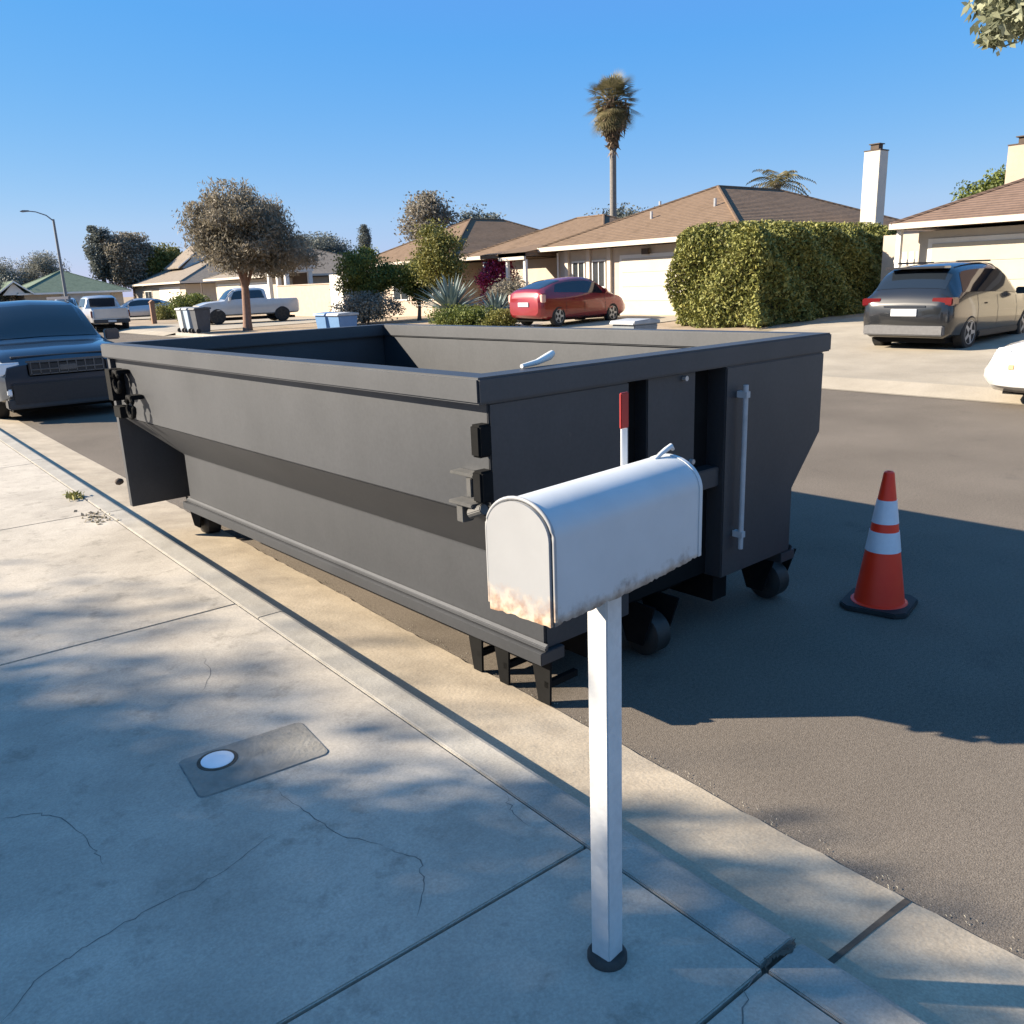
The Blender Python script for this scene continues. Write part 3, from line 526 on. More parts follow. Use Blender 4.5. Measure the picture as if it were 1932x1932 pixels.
van = loft_car('parked_suv', (14.6, 70., .1), math.radians(165), 'white SUV parked far up the street left of the silver pickup', 'car', SUVST, P_WHITE, (-1.42, 1.42), .35, [('headlight', .55, .85, 2.1, 2.3, .72, .86, HEADL, True), ('grille', -.45, .45, 2.24, 2.36, .5, .72, GRILLE, False)], SUVGL)
van2 = loft_car('parked_car', (12.1, 62., .0), math.radians(2), 'white hatchback parked at the far kerb beyond the silver pickup', 'car', RST, P_WHITE, (-1.35, 1.35), .31, [('tail_light', .62, .86, -2.14, -1.95, .74, .98, TAIL, True)], RGL)

gs = MB()
for k in range(9): gs.box(-.5 + k * .125 - .008, -.5 + k * .125 + .008, 2.432, 2.452, .72, .90)
gs.build('grille_slat', CHROME, blue); MB().box(-.12, .12, 2.445, 2.47, .77, .85).build('badge', CHROME, blue, bevel=.01)
# ---------------------------------------------------------------- bins
def bin_(x, y, rz_, label, body, lid, h=1.08, wd=.6, z=0.14):
    r = empty('wheelie_bin', (x, y, z), rz_, label, 'bin', 'wheelie bins on the far verge')
    a, c, t = wd / 2 * .82, wd / 2, .62
    b = MB(); b.add([(-a, -.26, .04), (a, -.26, .04), (a, .26, .04), (-a, .26, .04), (-c, -.34, h - .1), (c, -.34, h - .1), (c, .34, h - .1), (-c, .34, h - .1)], [(0, 1, 2, 3), (4, 5, 6, 7), (0, 1, 5, 4), (1, 2, 6, 5), (2, 3, 7, 6), (3, 0, 4, 7)])
    b.build('body', body, r, bevel=.02)
    MB().prism([(-.38, h - .098), (.40, h - .098), (.36, h - .03), (-.1, h), (-.38, h - .03)], -c - .02, c + .02, 'x').build('lid', lid, r, bevel=.012)
    for sx in (-1, 1): MB().lathe([(.02, -.03), (.1, -.03), (.1, .03), (.02, .03)], 16, 'x', (sx * (a + .02), .28, .1)).build('wheel', RUBBER, r)
    return r
BG = mat('bin_grey', (.3, .31, .32), (.38, .39, .4), 6, .5); BD = mat('bin_dark', (.05, .055, .065), (.07, .075, .085), 6, .5); BB = mat('bin_blue', (.08, .17, .32), (.1, .2, .36), 6, .5); BP = mat('bin_pale_blue', (.26, .33, .41), (.31, .38, .46), 6, .5)
bin_(12.98, 39.3, 1.6, 'pale grey wheelie bin, leftmost of the three by the tree trunk', BG, BG)
bin_(12.98, 38.4, 1.55, 'mid-grey wheelie bin with pale lid, middle of the three by the tree trunk', BP, BG)
bin_(12.98, 37.5, 1.62, 'dark wheelie bin nearest the brown tree trunk', BD, BD)
bin_(12.98, 25.6, 1.6, 'dull blue wheelie bin behind the rear corner of the dumpster', BB, BB, .92, .7)
bin_(12.98, 24.7, 1.6, 'blue wheelie bin with grey lid behind the dumpster corner', BB, BG, .92, .7)
bin_(12.98, 12.25, 1.55, 'grey wheelie bin behind the dumpster rim beside the hedge', mat('bin_white', (.16, .18, .2), (.2, .22, .24), 6, .5), BG, .84, .65)

# ---------------------------------------------------------------- houses
def house(name, loc, label):
    return empty(name, loc, 0, label, 'house')
def hip(parent, t0, t1, s0, s1, ez, slope, m, fm, axis='t', th=.16, soffit=WHITEW):
    a = (s1 - s0) / 2 if axis == 't' else (t1 - t0) / 2; hz = ez + a * slope
    if axis == 't': r0, r1 = (t0 + a, (s0 + s1) / 2, hz), (max(t1 - a, t0 + a + .01), (s0 + s1) / 2, hz)
    else: r0, r1 = ((t0 + t1) / 2, s0 + a, hz), ((t0 + t1) / 2, s1 - a, hz)
    c = [(t0, s0, ez), (t1, s0, ez), (t1, s1, ez), (t0, s1, ez)]
    b = MB()
    if axis == 't': b.add(c + [r0, r1], [(3, 0, 4), (0, 1, 5, 4), (1, 2, 5), (2, 3, 4, 5)])
    else: b.add(c + [r0, r1], [(0, 1, 4), (1, 2, 5, 4), (2, 3, 5), (3, 0, 4, 5)])
    ro = b.build('roof', m, parent)
    e = .03; b = MB()
    for (x0, x1, y0, y1) in ((t0 - e, t0, s0 - e, s1 + e), (t1, t1 + e, s0 - e, s1 + e), (t0, t1, s0 - e, s0), (t0, t1, s1, s1 + e)): b.box(x0, x1, y0, y1, ez - th, ez + .015)
    b.build('fascia', fm, ro); MB().box(t0 + .01, t1 - .01, s0 + .01, s1 - .01, ez - th + .01, ez - th + .03).build('soffit', DARKW, ro)
    # ridge caps
    b = MB()
    q = [(c[0], r0), (c[3], r0), (r0, r1), (c[1], r1), (c[2], r1)] if axis == 't' else [(c[0], r0), (c[1], r0), (r0, r1), (c[2], r1), (c[3], r1)]
    for p0, p1 in q:
        if (Vector(p0) - Vector(p1)).length > .1: b.tube([p0, p1], .06, 6)
    b.build('ridge_cap', m, ro)
    return ro
def gable(parent, t0, t1, s0, s1, ez, slope, m, fm, wm):   # ridge along s, gable ends facing the camera
    tm = (t0 + t1) / 2; hz = ez + (t1 - t0) / 2 * slope
    b = MB(); b.prism([(t0, ez), (tm, hz), (t1, ez), (t1, ez - .12), (tm, hz - .14), (t0, ez - .12)], s0, s1); r = b.build('roof', m, parent)
    MB().prism([(t0 + .5, ez - .1), (tm, hz - .16), (t1 - .5, ez - .1)], s0 + .35, s1 - .35).build('gable_wall', wm, r)
    MB().prism([(t0, ez - .12), (t0, ez + .02), (tm, hz + .02), (t1, ez + .02), (t1, ez - .12), (tm, hz - .12)], s0 - .03, s0 - .002).build('fascia', fm, r)
    return r
def walls(parent, t0, t1, s0, s1, z0, z1, m): return MB().box(t0, t1, s0, s1, z0 - .4, z1).build('wall', m, parent)
def gdoor(parent, t, s0, s1, z0, z1, m=DOORC):
    MB().box(t - .03, t + .02, s0 - .12, s1 + .12, z0 - .01, z1 + .12).build('door_frame', WHITEW, parent)
    b = MB(); n = 4; h = (z1 - z0) / n
    for i in range(n): b.box(t - .05, t - .031, s0, s1, z0 + i * h + .008, z0 + (i + 1) * h - .008)
    return b.build('garage_door', m, parent, bevel=.004)
def win_t(parent, t, s0, s1, z0, z1):   # window on a street-facing wall
    f = MB()
    for (a, c, d, e) in ((s0 - .06, s1 + .06, z1, z1 + .06), (s0 - .06, s1 + .06, z0 - .06, z0), (s0 - .06, s0, z0, z1), (s1, s1 + .06, z0, z1), ((s0 + s1) / 2 - .02, (s0 + s1) / 2 + .02, z0, z1)): f.box(t - .05, t + .01, a, c, d, e)
    w_ = f.build('window', WHITEW, parent); MB().box(t - .02, t - .004, s0, s1, z0, z1).build('pane', WIND, w_); return w_
def win_s(parent, s, t0, t1, z0, z1):
    f = MB()
    for (a, c, d, e) in ((t0 - .06, t1 + .06, z1, z1 + .06), (t0 - .06, t1 + .06, z0 - .06, z0), (t0 - .06, t0, z0, z1), (t1, t1 + .06, z0, z1)): f.box(a, c, s - .05, s + .01, d, e)
    w_ = f.build('window', WHITEW, parent); MB().box(t0, t1, s - .02, s - .004, z0, z1).build('pane', WIND, w_); return w_
def chimney(parent, t, s, a, c, z0, z1, m):
    o = MB().box(t - a / 2, t + a / 2, s - c / 2, s + c / 2, z0, z1).build('chimney', m, parent, bevel=.01)
    b = MB(); b.box(t - a / 2 - .015, t + a / 2 + .015, s - c / 2 - .015, s + c / 2 + .015, z1 + .001, z1 + .035); b.box(t - a / 4, t + a / 4, s - c / 4, s + c / 4, z1 + .06, z1 + .22); b.box(t - a / 3, t + a / 3, s - c / 3, s + c / 3, z1 + .22, z1 + .25)
    b.build('chimney_cap', DARKW, o); return o
# A: right-hand house
A = house('house', (0, 0, 0), 'single-storey house at the right edge with wide cream garage door and rose-brown hip roof')
walls(A, 23.3, 32, -4, 11.75, .4, 2.68, mat('warm_white_stucco', (.40, .355, .295), (.45, .4, .335), 3, .9, .3, 40))
gdoor(A, 23.3, 5.4, 11.35, .44, 2.36)
hip(A, 22.55, 32.8, -4.8, 12.15, 2.88, .42, ROOFP, FASC, 's', .13)
chimney(A, 28.2, 11.25, .75, .75, 2.9, 5.05, PINKST)
b = MB()
for k in range(5): b.box(24.4, 24.43, 12.0 + k * .2, 12.13 + k * .2, .4, 2.2)
b.box(24.44, 24.48, 11.9, 13.0, 1.9, 2.0); b.build('side_gate', WHITEW, A)
MB().box(22.75, 22.87, 11.95, 12.07, .35, 2.76).build('porch_post', WHITEW, A)
MB().box(24.9, 25.0, 11.9, 13.6, .4, 2.7).build('recess_wall', CREAM, A)
# B: middle house
B = house('house', (0, 0, 0), 'cream single-storey house with large brown hip roof and tall white chimney behind the hedge')
walls(B, 23.3, 33, 17.6, 26.1, .4, 2.85, CREAM)
gdoor(B, 23.3, 18.6, 22.6, .46, 2.45, mat('garage_white', (.43, .385, .325), (.47, .42, .355), 2, .7))
hip(B, 22.55, 36, 16.8, 26.4, 3.0, .405, ROOF, FASC, 't', .14)
chimney(B, 30.3, 17.05, .55, .6, .3, 5.75, mat('chimney_white', (.48, .45, .39), (.53, .5, .44), 3, .9, .3, 40))
for s_ in (23.2, 24.3, 25.5): MB().box(23.18, 23.297, s_ - .09, s_ + .09, .4, 2.85).build('pilaster', FASC, B)
win_t(B, 23.3, 23.5, 24.1, 1.5, 2.4); win_t(B, 23.3, 24.6, 25.2, 1.5, 2.4)
MB().box(23.1, 23.2, 21.2, 21.5, 2.55, 2.75).build('wall_lamp', DARKW, B)
walls(B, 24.9, 33, 26.15, 33, .4, 2.7, CREAM)
hip(B, 24.2, 32, 24.5, 34, 2.95, .39, ROOF, FASC, 's', .14)
# porch with flat pale beam
b = MB(); b.box(21.9, 24.85, 24.0 + 2.75, 27.8, 2.72, 2.84); b.box(21.8, 21.9, 26.4, 28.0, 2.6, 2.86); b.build('porch_roof', FASC, B)
b = MB(); b.add([(21.8, 26.35, 2.87), (21.8, 29.2, 2.87), (24.8, 29.2, 3.3), (24.8, 26.35, 3.3)], [(0, 1, 2, 3)]); b.prism([(21.8, 2.72), (24.8, 2.72), (24.8, 3.29), (21.8, 2.86)], 26.4, 29.2); b.build('porch_roof', ROOF, B)
for s_ in (26.5, 27.6, 29.1): MB().box(21.9, 22.02, s_ - .06, s_ + .06, .4, 2.6).build('porch_post', WHITEW, B)
MB().box(24.85, 24.895, 26.3, 27.6, .45, 2.5).build('front_door', DARKW, B)
for (t_, s_, z_) in ((25.2, 20.0, 3.95), (26.4, 23.6, 4.2), (24.6, 22.4, 3.7)): MB().tube([(t_, s_, z_ - .3), (t_, s_, z_ + .38)], .05, 8).build('vent_pipe', GREYM, B)
MB().tube([(23.2, 26.0, .45), (23.2, 26.0, 2.8)], .04, 8).build('downpipe', WHITEW, B)
for (t_, s_, z_) in ((24.6, 8.0, 3.7), (25.6, 5.6, 4.1)): MB().tube([(t_, s_, z_ - .3), (t_, s_, z_ + .3)], .05, 8).build('vent_pipe', GREYM, A)
# C
Cc = house('house', (0, 0, 0), 'house with dark brown hip roof behind the shrubs, left of the cream house')
walls(Cc, 24.4, 34, 34.8, 43, .2, 2.75, PINKST); hip(Cc, 23.7, 35.6, 34.1, 43.8, 2.95, .44, ROOF, FASC, 't', .14)
win_t(Cc, 24.4, 39, 40.4, 1.1, 2.2); win_t(Cc, 24.4, 36, 37.4, 1.1, 2.2); win_s(Cc, 34.8, 26, 27.2, 1.3, 2.2)
walls(Cc, 24.0, 24.4, 45.4, 46.9, .2, 2.55, mat('white_stucco', (.76, .72, .64), (.8, .76, .68), 3, .9, .3, 40))
MB().box(27, 30, 43.1, 46, .1, 2.6).build('wing_wall', PINKST, Cc); hip(Cc, 26, 33, 42.9, 49, 2.75, .35, ROOFP, FASC, 't', .12)
# boundary wall between C and D
fw = MB(); fw.box(25.0, 25.2, 46.95, 56.6, -.1, 2.05); fw.box(24.96, 25.24, 46.95, 56.6, 2.051, 2.11)
tag(fw.build('garden_wall', PINKST), 'tan block garden wall between two houses behind the white truck', 'wall')
D = house('house', (0, 0, 0), 'pale house with tall columned entry behind the white pickup truck')
walls(D, 26.3, 36, 59, 71.5, .0, 2.65, CREAM); hip(D, 25.6, 36.8, 58.4, 72.2, 2.85, .36, ROOFD, FASC, 's', .14)
gdoor(D, 26.3, 60.4, 65.4, .12, 2.3, mat('garage_grey', (.42, .43, .45), (.47, .48, .5), 2, .7)); gdoor(D, 26.3, 66.4, 70.9, .12, 2.3)
b = MB(); b.box(25.1, 27.2, 55.4, 58.6, 2.95, 3.25); b.box(24.95, 27.3, 55.25, 58.75, 3.251, 3.35); b.build('portico_roof', WHITEW, D)
for (t_, s_) in ((25.3, 55.6), (25.3, 56.9), (25.3, 58.35), (27.0, 55.6)): MB().box(t_ - .14, t_ + .14, s_ - .14, s_ + .14, 0, 2.95).build('column', WHITEW, D, bevel=.02)
MB().box(27.0, 27.1, 55.8, 58.4, 0, 2.9).build('entry_wall', DARKW, D)
MB().box(24.95, 25.0, 71.0, 71.1, 0, 2.6).build('porch_post', DARKW, D)
E_ = house('house', (0, 0, 0), 'cream house with grey-brown roof and small white gable far up the street')
walls(E_, 25.5, 35, 76.5, 92, .0, 2.6, CREAM); hip(E_, 24.8, 35.8, 75.6, 92.6, 2.8, .38, ROOFD, FASC, 's', .14); gdoor(E_, 25.5, 78, 83.5, .12, 2.3, mat('garage_ivory', (.78, .72, .6), (.82, .76, .64), 2, .7)); win_t(E_, 25.5, 86, 88, 1, 2.1)
gable(E_, 27.5, 33, 83.8, 88, 4.2, .75, ROOFD, WHITEW, WHITEW)
G = house('house', (0, 0, 0), 'small house with green-grey roof and white gable at the end of the street')
walls(G, 14.6, 22.6, 85, 93, 0, 2.2, CREAM); hip(G, 14, 23.2, 84.3, 93.7, 2.3, .42, ROOFG, WHITEW, 's', .14); gable(G, 12.4, 15.2, 84.0, 89, 2.3, .75, ROOFG, WHITEW, WHITEW)
MB().box(17.5, 21.5, 84.94, 84.99, .15, 2.3).build('garage_door', mat('garage_blue_grey', (.4, .42, .45), (.44, .46, .5), 2, .7), G)
H_ = house('house', (0, 0, 0), 'low house half hidden behind bare trees at the far left end of the street')
walls(H_, 14, 22, 118, 128, 0, 2.5, CREAM); hip(H_, 13.3, 22.7, 117.3, 128.7, 2.7, .4, ROOFD, WHITEW, 't', .14)

# ---------------------------------------------------------------- vegetation
def leaf_mesh(pts, size, droop=0., aspect=1.8, tri=False, upward=0.):
    """pts (n,3): one leaf-sized quad per point"""
    n = len(pts); d = rng.normal(size=(n, 3)); d[:, 2] = d[:, 2] * (1 - droop * .5) - droop * 1.6 + upward
    d /= np.linalg.norm(d, axis=1)[:, None]; e = rng.normal(size=(n, 3)); e -= d * (e * d).sum(1)[:, None]; e /= np.linalg.norm(e, axis=1)[:, None]
    s = size * rng.uniform(.6, 1.35, n)[:, None]; a = d * s * aspect / 2; c = e * s / 2
    v = np.stack([pts - a, pts - a * .1 + c, pts + a, pts - a * .1 - c], 1)
    return v.reshape(-1, 3)
def leaves(name, pts, size, m, parent=None, **k):
    v = leaf_mesh(np.asarray(pts), size, **k); n = len(v) // 4
    me = bpy.data.meshes.new(name); me.vertices.add(4 * n); me.loops.add(4 * n); me.polygons.add(n)
    me.vertices.foreach_set('co', v.astype(np.float32).ravel()); me.loops.foreach_set('vertex_index', np.arange(4 * n, dtype=np.int32))
    me.polygons.foreach_set('loop_start', np.arange(0, 4 * n, 4, dtype=np.int32)); me.polygons.foreach_set('loop_total', np.full(n, 4, dtype=np.int32)); me.update(); me.validate()
    return link(name, me, m, parent)
def clumps(c, r, nclump, per, cr, shell=.55, flat=1., seed=None):
    """points in clumps spread through an ellipsoid; centres lean to the shell"""
    c = np.array(c, float); r = np.array(r, float); u = rng.normal(size=(nclump, 3)); u /= np.linalg.norm(u, axis=1)[:, None]
    rad = rng.uniform(shell, 1., nclump)[:, None] ; cc = c + u * r * rad
    k = cr * rng.uniform(.6, 1.35, nclump)
    p = cc[:, None, :] + rng.normal(size=(nclump, per, 3)).clip(-1.7, 1.7) * (k[:, None, None] * np.array([1, 1, .75 * flat]))
    return p.reshape(-1, 3), cc
def trunk(parent, base, top, r0, r1, m, limbs=(), bend=.1, name='trunk'):
    b = MB(); base = Vector(base); top = Vector(top); n = 7; pts = []
    for i in range(n):
        f = i / (n - 1); pts.append(base.lerp(top, f) + Vector((math.sin(f * 5 + base.x) * bend * f, math.cos(f * 4 + base.y) * bend * f, 0)))
    b.tube(pts, [r0 + (r1 - r0) * i / (n - 1) + (.25 * r0 if i == 0 else 0) for i in range(n)], 9)
    for q in limbs:
        q = Vector(q); st = pts[random.choice([3, 4, 5, 6])]; mid = st.lerp(q, .5) + Vector((random.gauss(0, .1), random.gauss(0, .1), .15)) * (q - st).length * .3
        b.tube([st, mid, q], [r1 * .7, r1 * .45, r1 * .15], 6)
    return b.build(name, m, parent, smooth=60)
BARK = mat('bark', (.09, .065, .05), (.17, .125, .095), 12, .95, .8, 30); BARKR = mat('reddish_bark', (.16, .09, .065), (.24, .15, .11), 10, .95, .8, 30); BARKG = mat('grey_bark', (.14, .125, .11), (.22, .2, .18), 10, .95, .8, 30)
LF = dict(
 willow=leafmat('willow_leaf', (.165, .145, .10), (.25, .22, .165), .3, .35), olive=leafmat('olive_leaf', (.12, .13, .03), (.2, .19, .05)), dark=leafmat('dark_leaf', (.10, .115, .105), (.15, .165, .15), .3, .25),
 green=leafmat('green_leaf', (.075, .10, .02), (.14, .17, .04)), grey=leafmat('grey_leaf', (.14, .15, .13), (.22, .22, .19)), hedge=leafmat('hedge_leaf', (.12, .135, .03), (.24, .24, .07), .4, .12, 3.), blue=leafmat('agave_leaf', (.13, .18, .17), (.22, .27, .26), .3, .1),
 mag=leafmat('bougainvillea', (.24, .02, .05), (.36, .04, .09)), palm=leafmat('palm_leaf', (.12, .11, .05), (.2, .175, .09), .4, .3), brown=leafmat('brown_leaf', (.19, .175, .13), (.28, .25, .2), .3, .35), pale=leafmat('pale_leaf', (.2, .22, .13), (.32, .34, .24), .5, .4))
def tree(name, label, c, r, base, lm, nclump=60, per=90, cr=.4, size=.13, r0=.16, bm=None, shell=.5, group=None, cat='tree', nl=7, **k):
    root = empty(name, base, 0, label, cat, group); bs = Vector(base)
    p, cc = clumps(Vector(c) - bs, r, nclump, int(per * (2.4 if c[1] < 60 else 5)), cr, shell); size *= .55 if c[1] < 60 else .38
    p = p[p[:, 2] > .05]
    leaves('crown', p, size, lm, root, **k)
    sel = [cc[i] for i in rng.choice(len(cc), min(nl, len(cc)), replace=False)]
    trunk(root, (0, 0, -.1), Vector(c) - bs - Vector((0, 0, r[2] * .25)), r0, r0 * .5, bm or BARK, sel, .05)
    return root
# brown dome-shaped street tree
wt = empty('street_tree', (14.85, 37.15, 0), 0, 'brown-grey dome-shaped street tree with slim bare trunk behind the far end of the dumpster', 'tree')
p, cc = clumps((.2, -.1, 4.45), (2.15, 2.15, 1.65), 220, 230, .3, .25)
q, c2 = clumps((1.0, -.4, 3.35), (2.4, 2.1, .8), 100, 230, .3, .35)
p = np.concatenate([p, q]); p = p[(p[:, 2] > 2.35) & (p[:, 2] < 6.35)]
leaves('crown', p, .045, LF['willow'], wt, droop=.6, aspect=4.)
trunk(wt, (0, 0, -.1), (.15, 0, 3.7), .2, .13, BARKR, [cc[i] for i in range(0, 150, 8)], .06)
tree('evergreen_tree', 'tall dark evergreen at far left, highest of the distant trees', (23.0, 92.3, 6.2), (.8, .8, 2.4), (23, 92.3, 0), LF['dark'], 50, 90, .38, .3, .3)
tree('broad_tree', 'broad grey-brown tree behind the green-roofed house', (25.6, 91.6, 5.0), (2.0, 2.0, 2.6), (25.6, 91.6, 0), LF['brown'], 90, 110, .42, .3, .35)
tree('broad_tree', 'olive green tree behind the small white gable', (28.6, 92.0, 4.1), (2.7, 2.7, 2.6), (28.6, 92.0, 0), LF['olive'], 80, 110, .45, .3, .3)
tree('broad_tree', 'dark tree just right of the brown dome-shaped street tree', (34.5, 69.5, 4.3), (2.6, 2.6, 2.0), (34.5, 69.5, 0), LF['dark'], 70, 110, .55, .22, .25)
tree('round_shrub', 'round green shrub left of the agave in front of the brown-roofed house', (19.6, 34.6, 2.3), (1.25, 1.25, 1.2), (19.4, 35, .3), LF['green'], 70, 110, .27, .11, .1, cat='shrub')
tree('tall_shrub', 'tall narrow yellow-green shrub behind the agave', (20.3, 29.8, 2.85), (.9, .95, 1.2), (20.2, 29.8, .35), LF['olive'], 55, 100, .26, .11, .09, cat='shrub')
tree('tall_shrub', 'darker shrub left of the tall yellow-green shrub', (21.0, 32.7, 1.9), (.8, .8, .9), (20.8, 32.5, .35), LF['green'], 45, 90, .26, .11, .09, cat='shrub')
tree('broad_tree', 'grey-brown sparse tree rising behind the rose-brown roof', (33.2, 50.0, 5.7), (1.6, 1.5, 1.7), (33.1, 50.1, .1), LF['brown'], 45, 80, .45, .2, .18)
tree('broad_tree', 'low dark grey-green tree beside the sparse brown tree', (36.9, 49.8, 5.2), (1.9, 1.6, 1.2), (36.9, 49.8, .1), LF['dark'], 45, 90, .45, .2, .18)
tree('cypress_tree', 'slim dark cypress on the skyline above the round shrub', (54.3, 95.7, 5.2), (.5, .5, 4.0), (54.3, 95.7, 0), LF['dark'], 45, 70, .3, .25, .15)
tree('distant_tree', 'dark tree top showing beside the base of the tall palm', (43, 41.9, 4.4), (2.3, 2.0, 1.6), (43, 41.9, 0), LF['dark'], 50, 90, .45, .2, .2)
tree('distant_tree', 'small green tree peeking above the right-hand house roof', (41.3, 17.8, 4.3), (1.0, 1.1, 1.7), (41.3, 17.8, .3), LF['green'], 40, 90, .35, .16, .12)
tree('bare_tree', 'pale grey feathery tree at the far left beneath the street lamp', (18.5, 97, 3.4), (2.2, 2.6, 2.6), (18.5, 97, 0), LF['grey'], 70, 70, .5, .16, .15, bm=BARKG, droop=.2, aspect=4.)
tree('bare_tree', 'grey-green feathery tree left of the green-roofed house', (14.6, 96, 2.9), (1.8, 2.2, 2.4), (14.6, 96, 0), LF['grey'], 60, 70, .5, .16, .15, bm=BARKG, droop=.2, aspect=4.)
tree('dark_tree', 'dark round tree at the left edge above the blue SUV', (11.4, 88, 1.7), (2.6, 3.0, 1.9), (11.4, 88, 0), LF['dark'], 80, 110, .6, .25, .25)
tree('dark_tree', 'second dark tree further up the street at the left edge', (12.2, 112, 2.2), (3.4, 3.0, 2.2), (12.2, 112, 0), LF['dark'], 70, 110, .7, .3, .25)
tree('bush', 'rounded green bush in front of the tan lit wall', (19.4, 57.5, .95), (1.3, 1.3, .85), (19.4, 57.5, 0), LF['green'], 35, 80, .3, .14, .08, cat='shrub')
tree('bush', 'small yellow-green bush left of the rounded green bush', (19.2, 62.5, .55), (1.0, 1.0, .5), (19.2, 62.5, 0), LF['olive'], 25, 70, .22, .13, .06, cat='shrub')
tree('bougainvillea_bush', 'magenta bougainvillea beside the porch of the cream house', (22.3, 28.7, 1.85), (.7, .75, .85), (22.3, 28.8, .4), LF['mag'], 45, 90, .2, .1, .06, cat='shrub')
tree('grey_shrub', 'grey-green shrub between the agave and the magenta bush', (21.3, 26.8, 1.2), (.6, .8, .6), (21.3, 26.8, .35), LF['brown'], 40, 80, .22, .1, .06, cat='shrub')
tree('grey_shrub', 'grey shrub under the round green shrub near the white column', (18.7, 33.3, .95), (1.4, 1.2, .5), (18.7, 33.3, .3), LF['grey'], 45, 70, .25, .1, .06, cat='shrub')
# agave: rosette of long pointed leaves
def agave(loc, label, n=46, l=1.25):
    r = empty('agave', loc, 0, label, 'plant'); b = MB()
    for i in range(n):
        az = i * 2.39996; el = math.radians(18 + 62 * (i / n)); ll = l * random.uniform(.85, 1.1); w0 = .075
        d = Vector((math.cos(az) * math.cos(el), math.sin(az) * math.cos(el), math.sin(el))); sd = Vector((-math.sin(az), math.cos(az), 0)); nn = sd.cross(d)
        pts = []
        for f, ww in ((0, .6), (.3, 1.), (.7, .6), (1., .03)):
            c = d * ll * f + Vector((0, 0, -.12 * f * f * ll)); pts += [c - sd * w0 * ww, c - nn * w0 * .35 * ww * (1 if f < 1 else 0), c + sd * w0 * ww]
        b.add(pts, [(3 * k + j, 3 * k + j + 1, 3 * k + j + 4, 3 * k + j + 3) for k in range(3) for j in (0, 1)])
    b.build('leaf_rosette', LF['blue'], r, smooth=60)
    MB().tube([(0, 0, -.1), (0, 0, .3)], [.16, .1], 8).build('stem', BARKG, r); return r
agave((18.7, 27.0, .75), 'large blue-grey agave with long pointed leaves in front of the tall shrub', 80, 1.6)
agave((19.6, 25.4, .6), 'smaller grey agave right of the large one, near the magenta bush', 50, 1.05)
tree('low_hedge', 'low bright green ground shrubs along the bed before the agave', (18.0, 25.3, .55), (.7, 1.6, .42), (18, 25.3, .25), LF['green'], 70, 80, .18, .09, .04, shell=.2, cat='shrub')
tree('low_hedge', 'low yellow-green bush beside the rear of the red hatchback', (18.4, 23.6, .55), (.7, .8, .35), (18.4, 23.7, .25), LF['olive'], 40, 80, .15, .08, .04, shell=.2, cat='shrub')
# tall clipped hedge
hd = empty('hedge', (19.7, 15.3, gz(20, 15)), 0, 'tall clipped yellow-green hedge running back from the driveway between the two houses', 'hedge')
def on_box(n, hx, hy, hz, depth=.2):
    p = []; ar = np.array([hy * hz, hy * hz, hx * hz * 1., hx * hz, hx * hy * .8]); k = rng.choice(5, n, p=ar / ar.sum())
    u = rng.uniform(-1, 1, (n, 3)) * np.array([hx, hy, hz]); dp = np.abs(rng.normal(size=n)) * depth - .05
    u[k == 0, 0] = -hx + dp[k == 0]; u[k == 1, 0] = hx - dp[k == 1]; u[k == 2, 1] = -hy + dp[k == 2]; u[k == 3, 1] = hy - dp[k == 3]; u[k == 4, 2] = hz - dp[k == 4]
    rr_ = 1 - .16 * (np.abs(u[:, 1:2]) / hy) ** 4 * np.array([[0, 0, 1]]) * (u[:, 2:3] > 0); u = u * rr_; u[:, :2] *= 1 - .10 * np.clip(u[:, 2:3] / hz, 0, 1) ** 6
    # bulges
    u += .13 * np.stack([np.sin(u[:, 1] * 3.1 + u[:, 2] * 2.3), np.sin(u[:, 0] * 2.7 + u[:, 2] * 3.3), np.sin(u[:, 0] * 3.9 + u[:, 1] * 2.9) * .9], 1)
    return u
hp = on_box(105000, 3.75, 1.5, 1.34) + np.array([3.75, .35, 1.34])
hp = hp[rng.random(len(hp)) > .15 * (np.sin(hp[:, 0] * 7) * np.sin(hp[:, 2] * 6) > .6)]
leaves('foliage', hp, .052, LF['hedge'], hd, aspect=2.2, upward=.5)
MB().box(.28, 7.3, -.9, 1.3, -.1, 2.35).build('dark_core', mat('hedge_core', (.03, .028, .015), (.06, .05, .025), 9, .95), hd)  # solid dark box added inside to stop see-through and deepen the hedge's shade
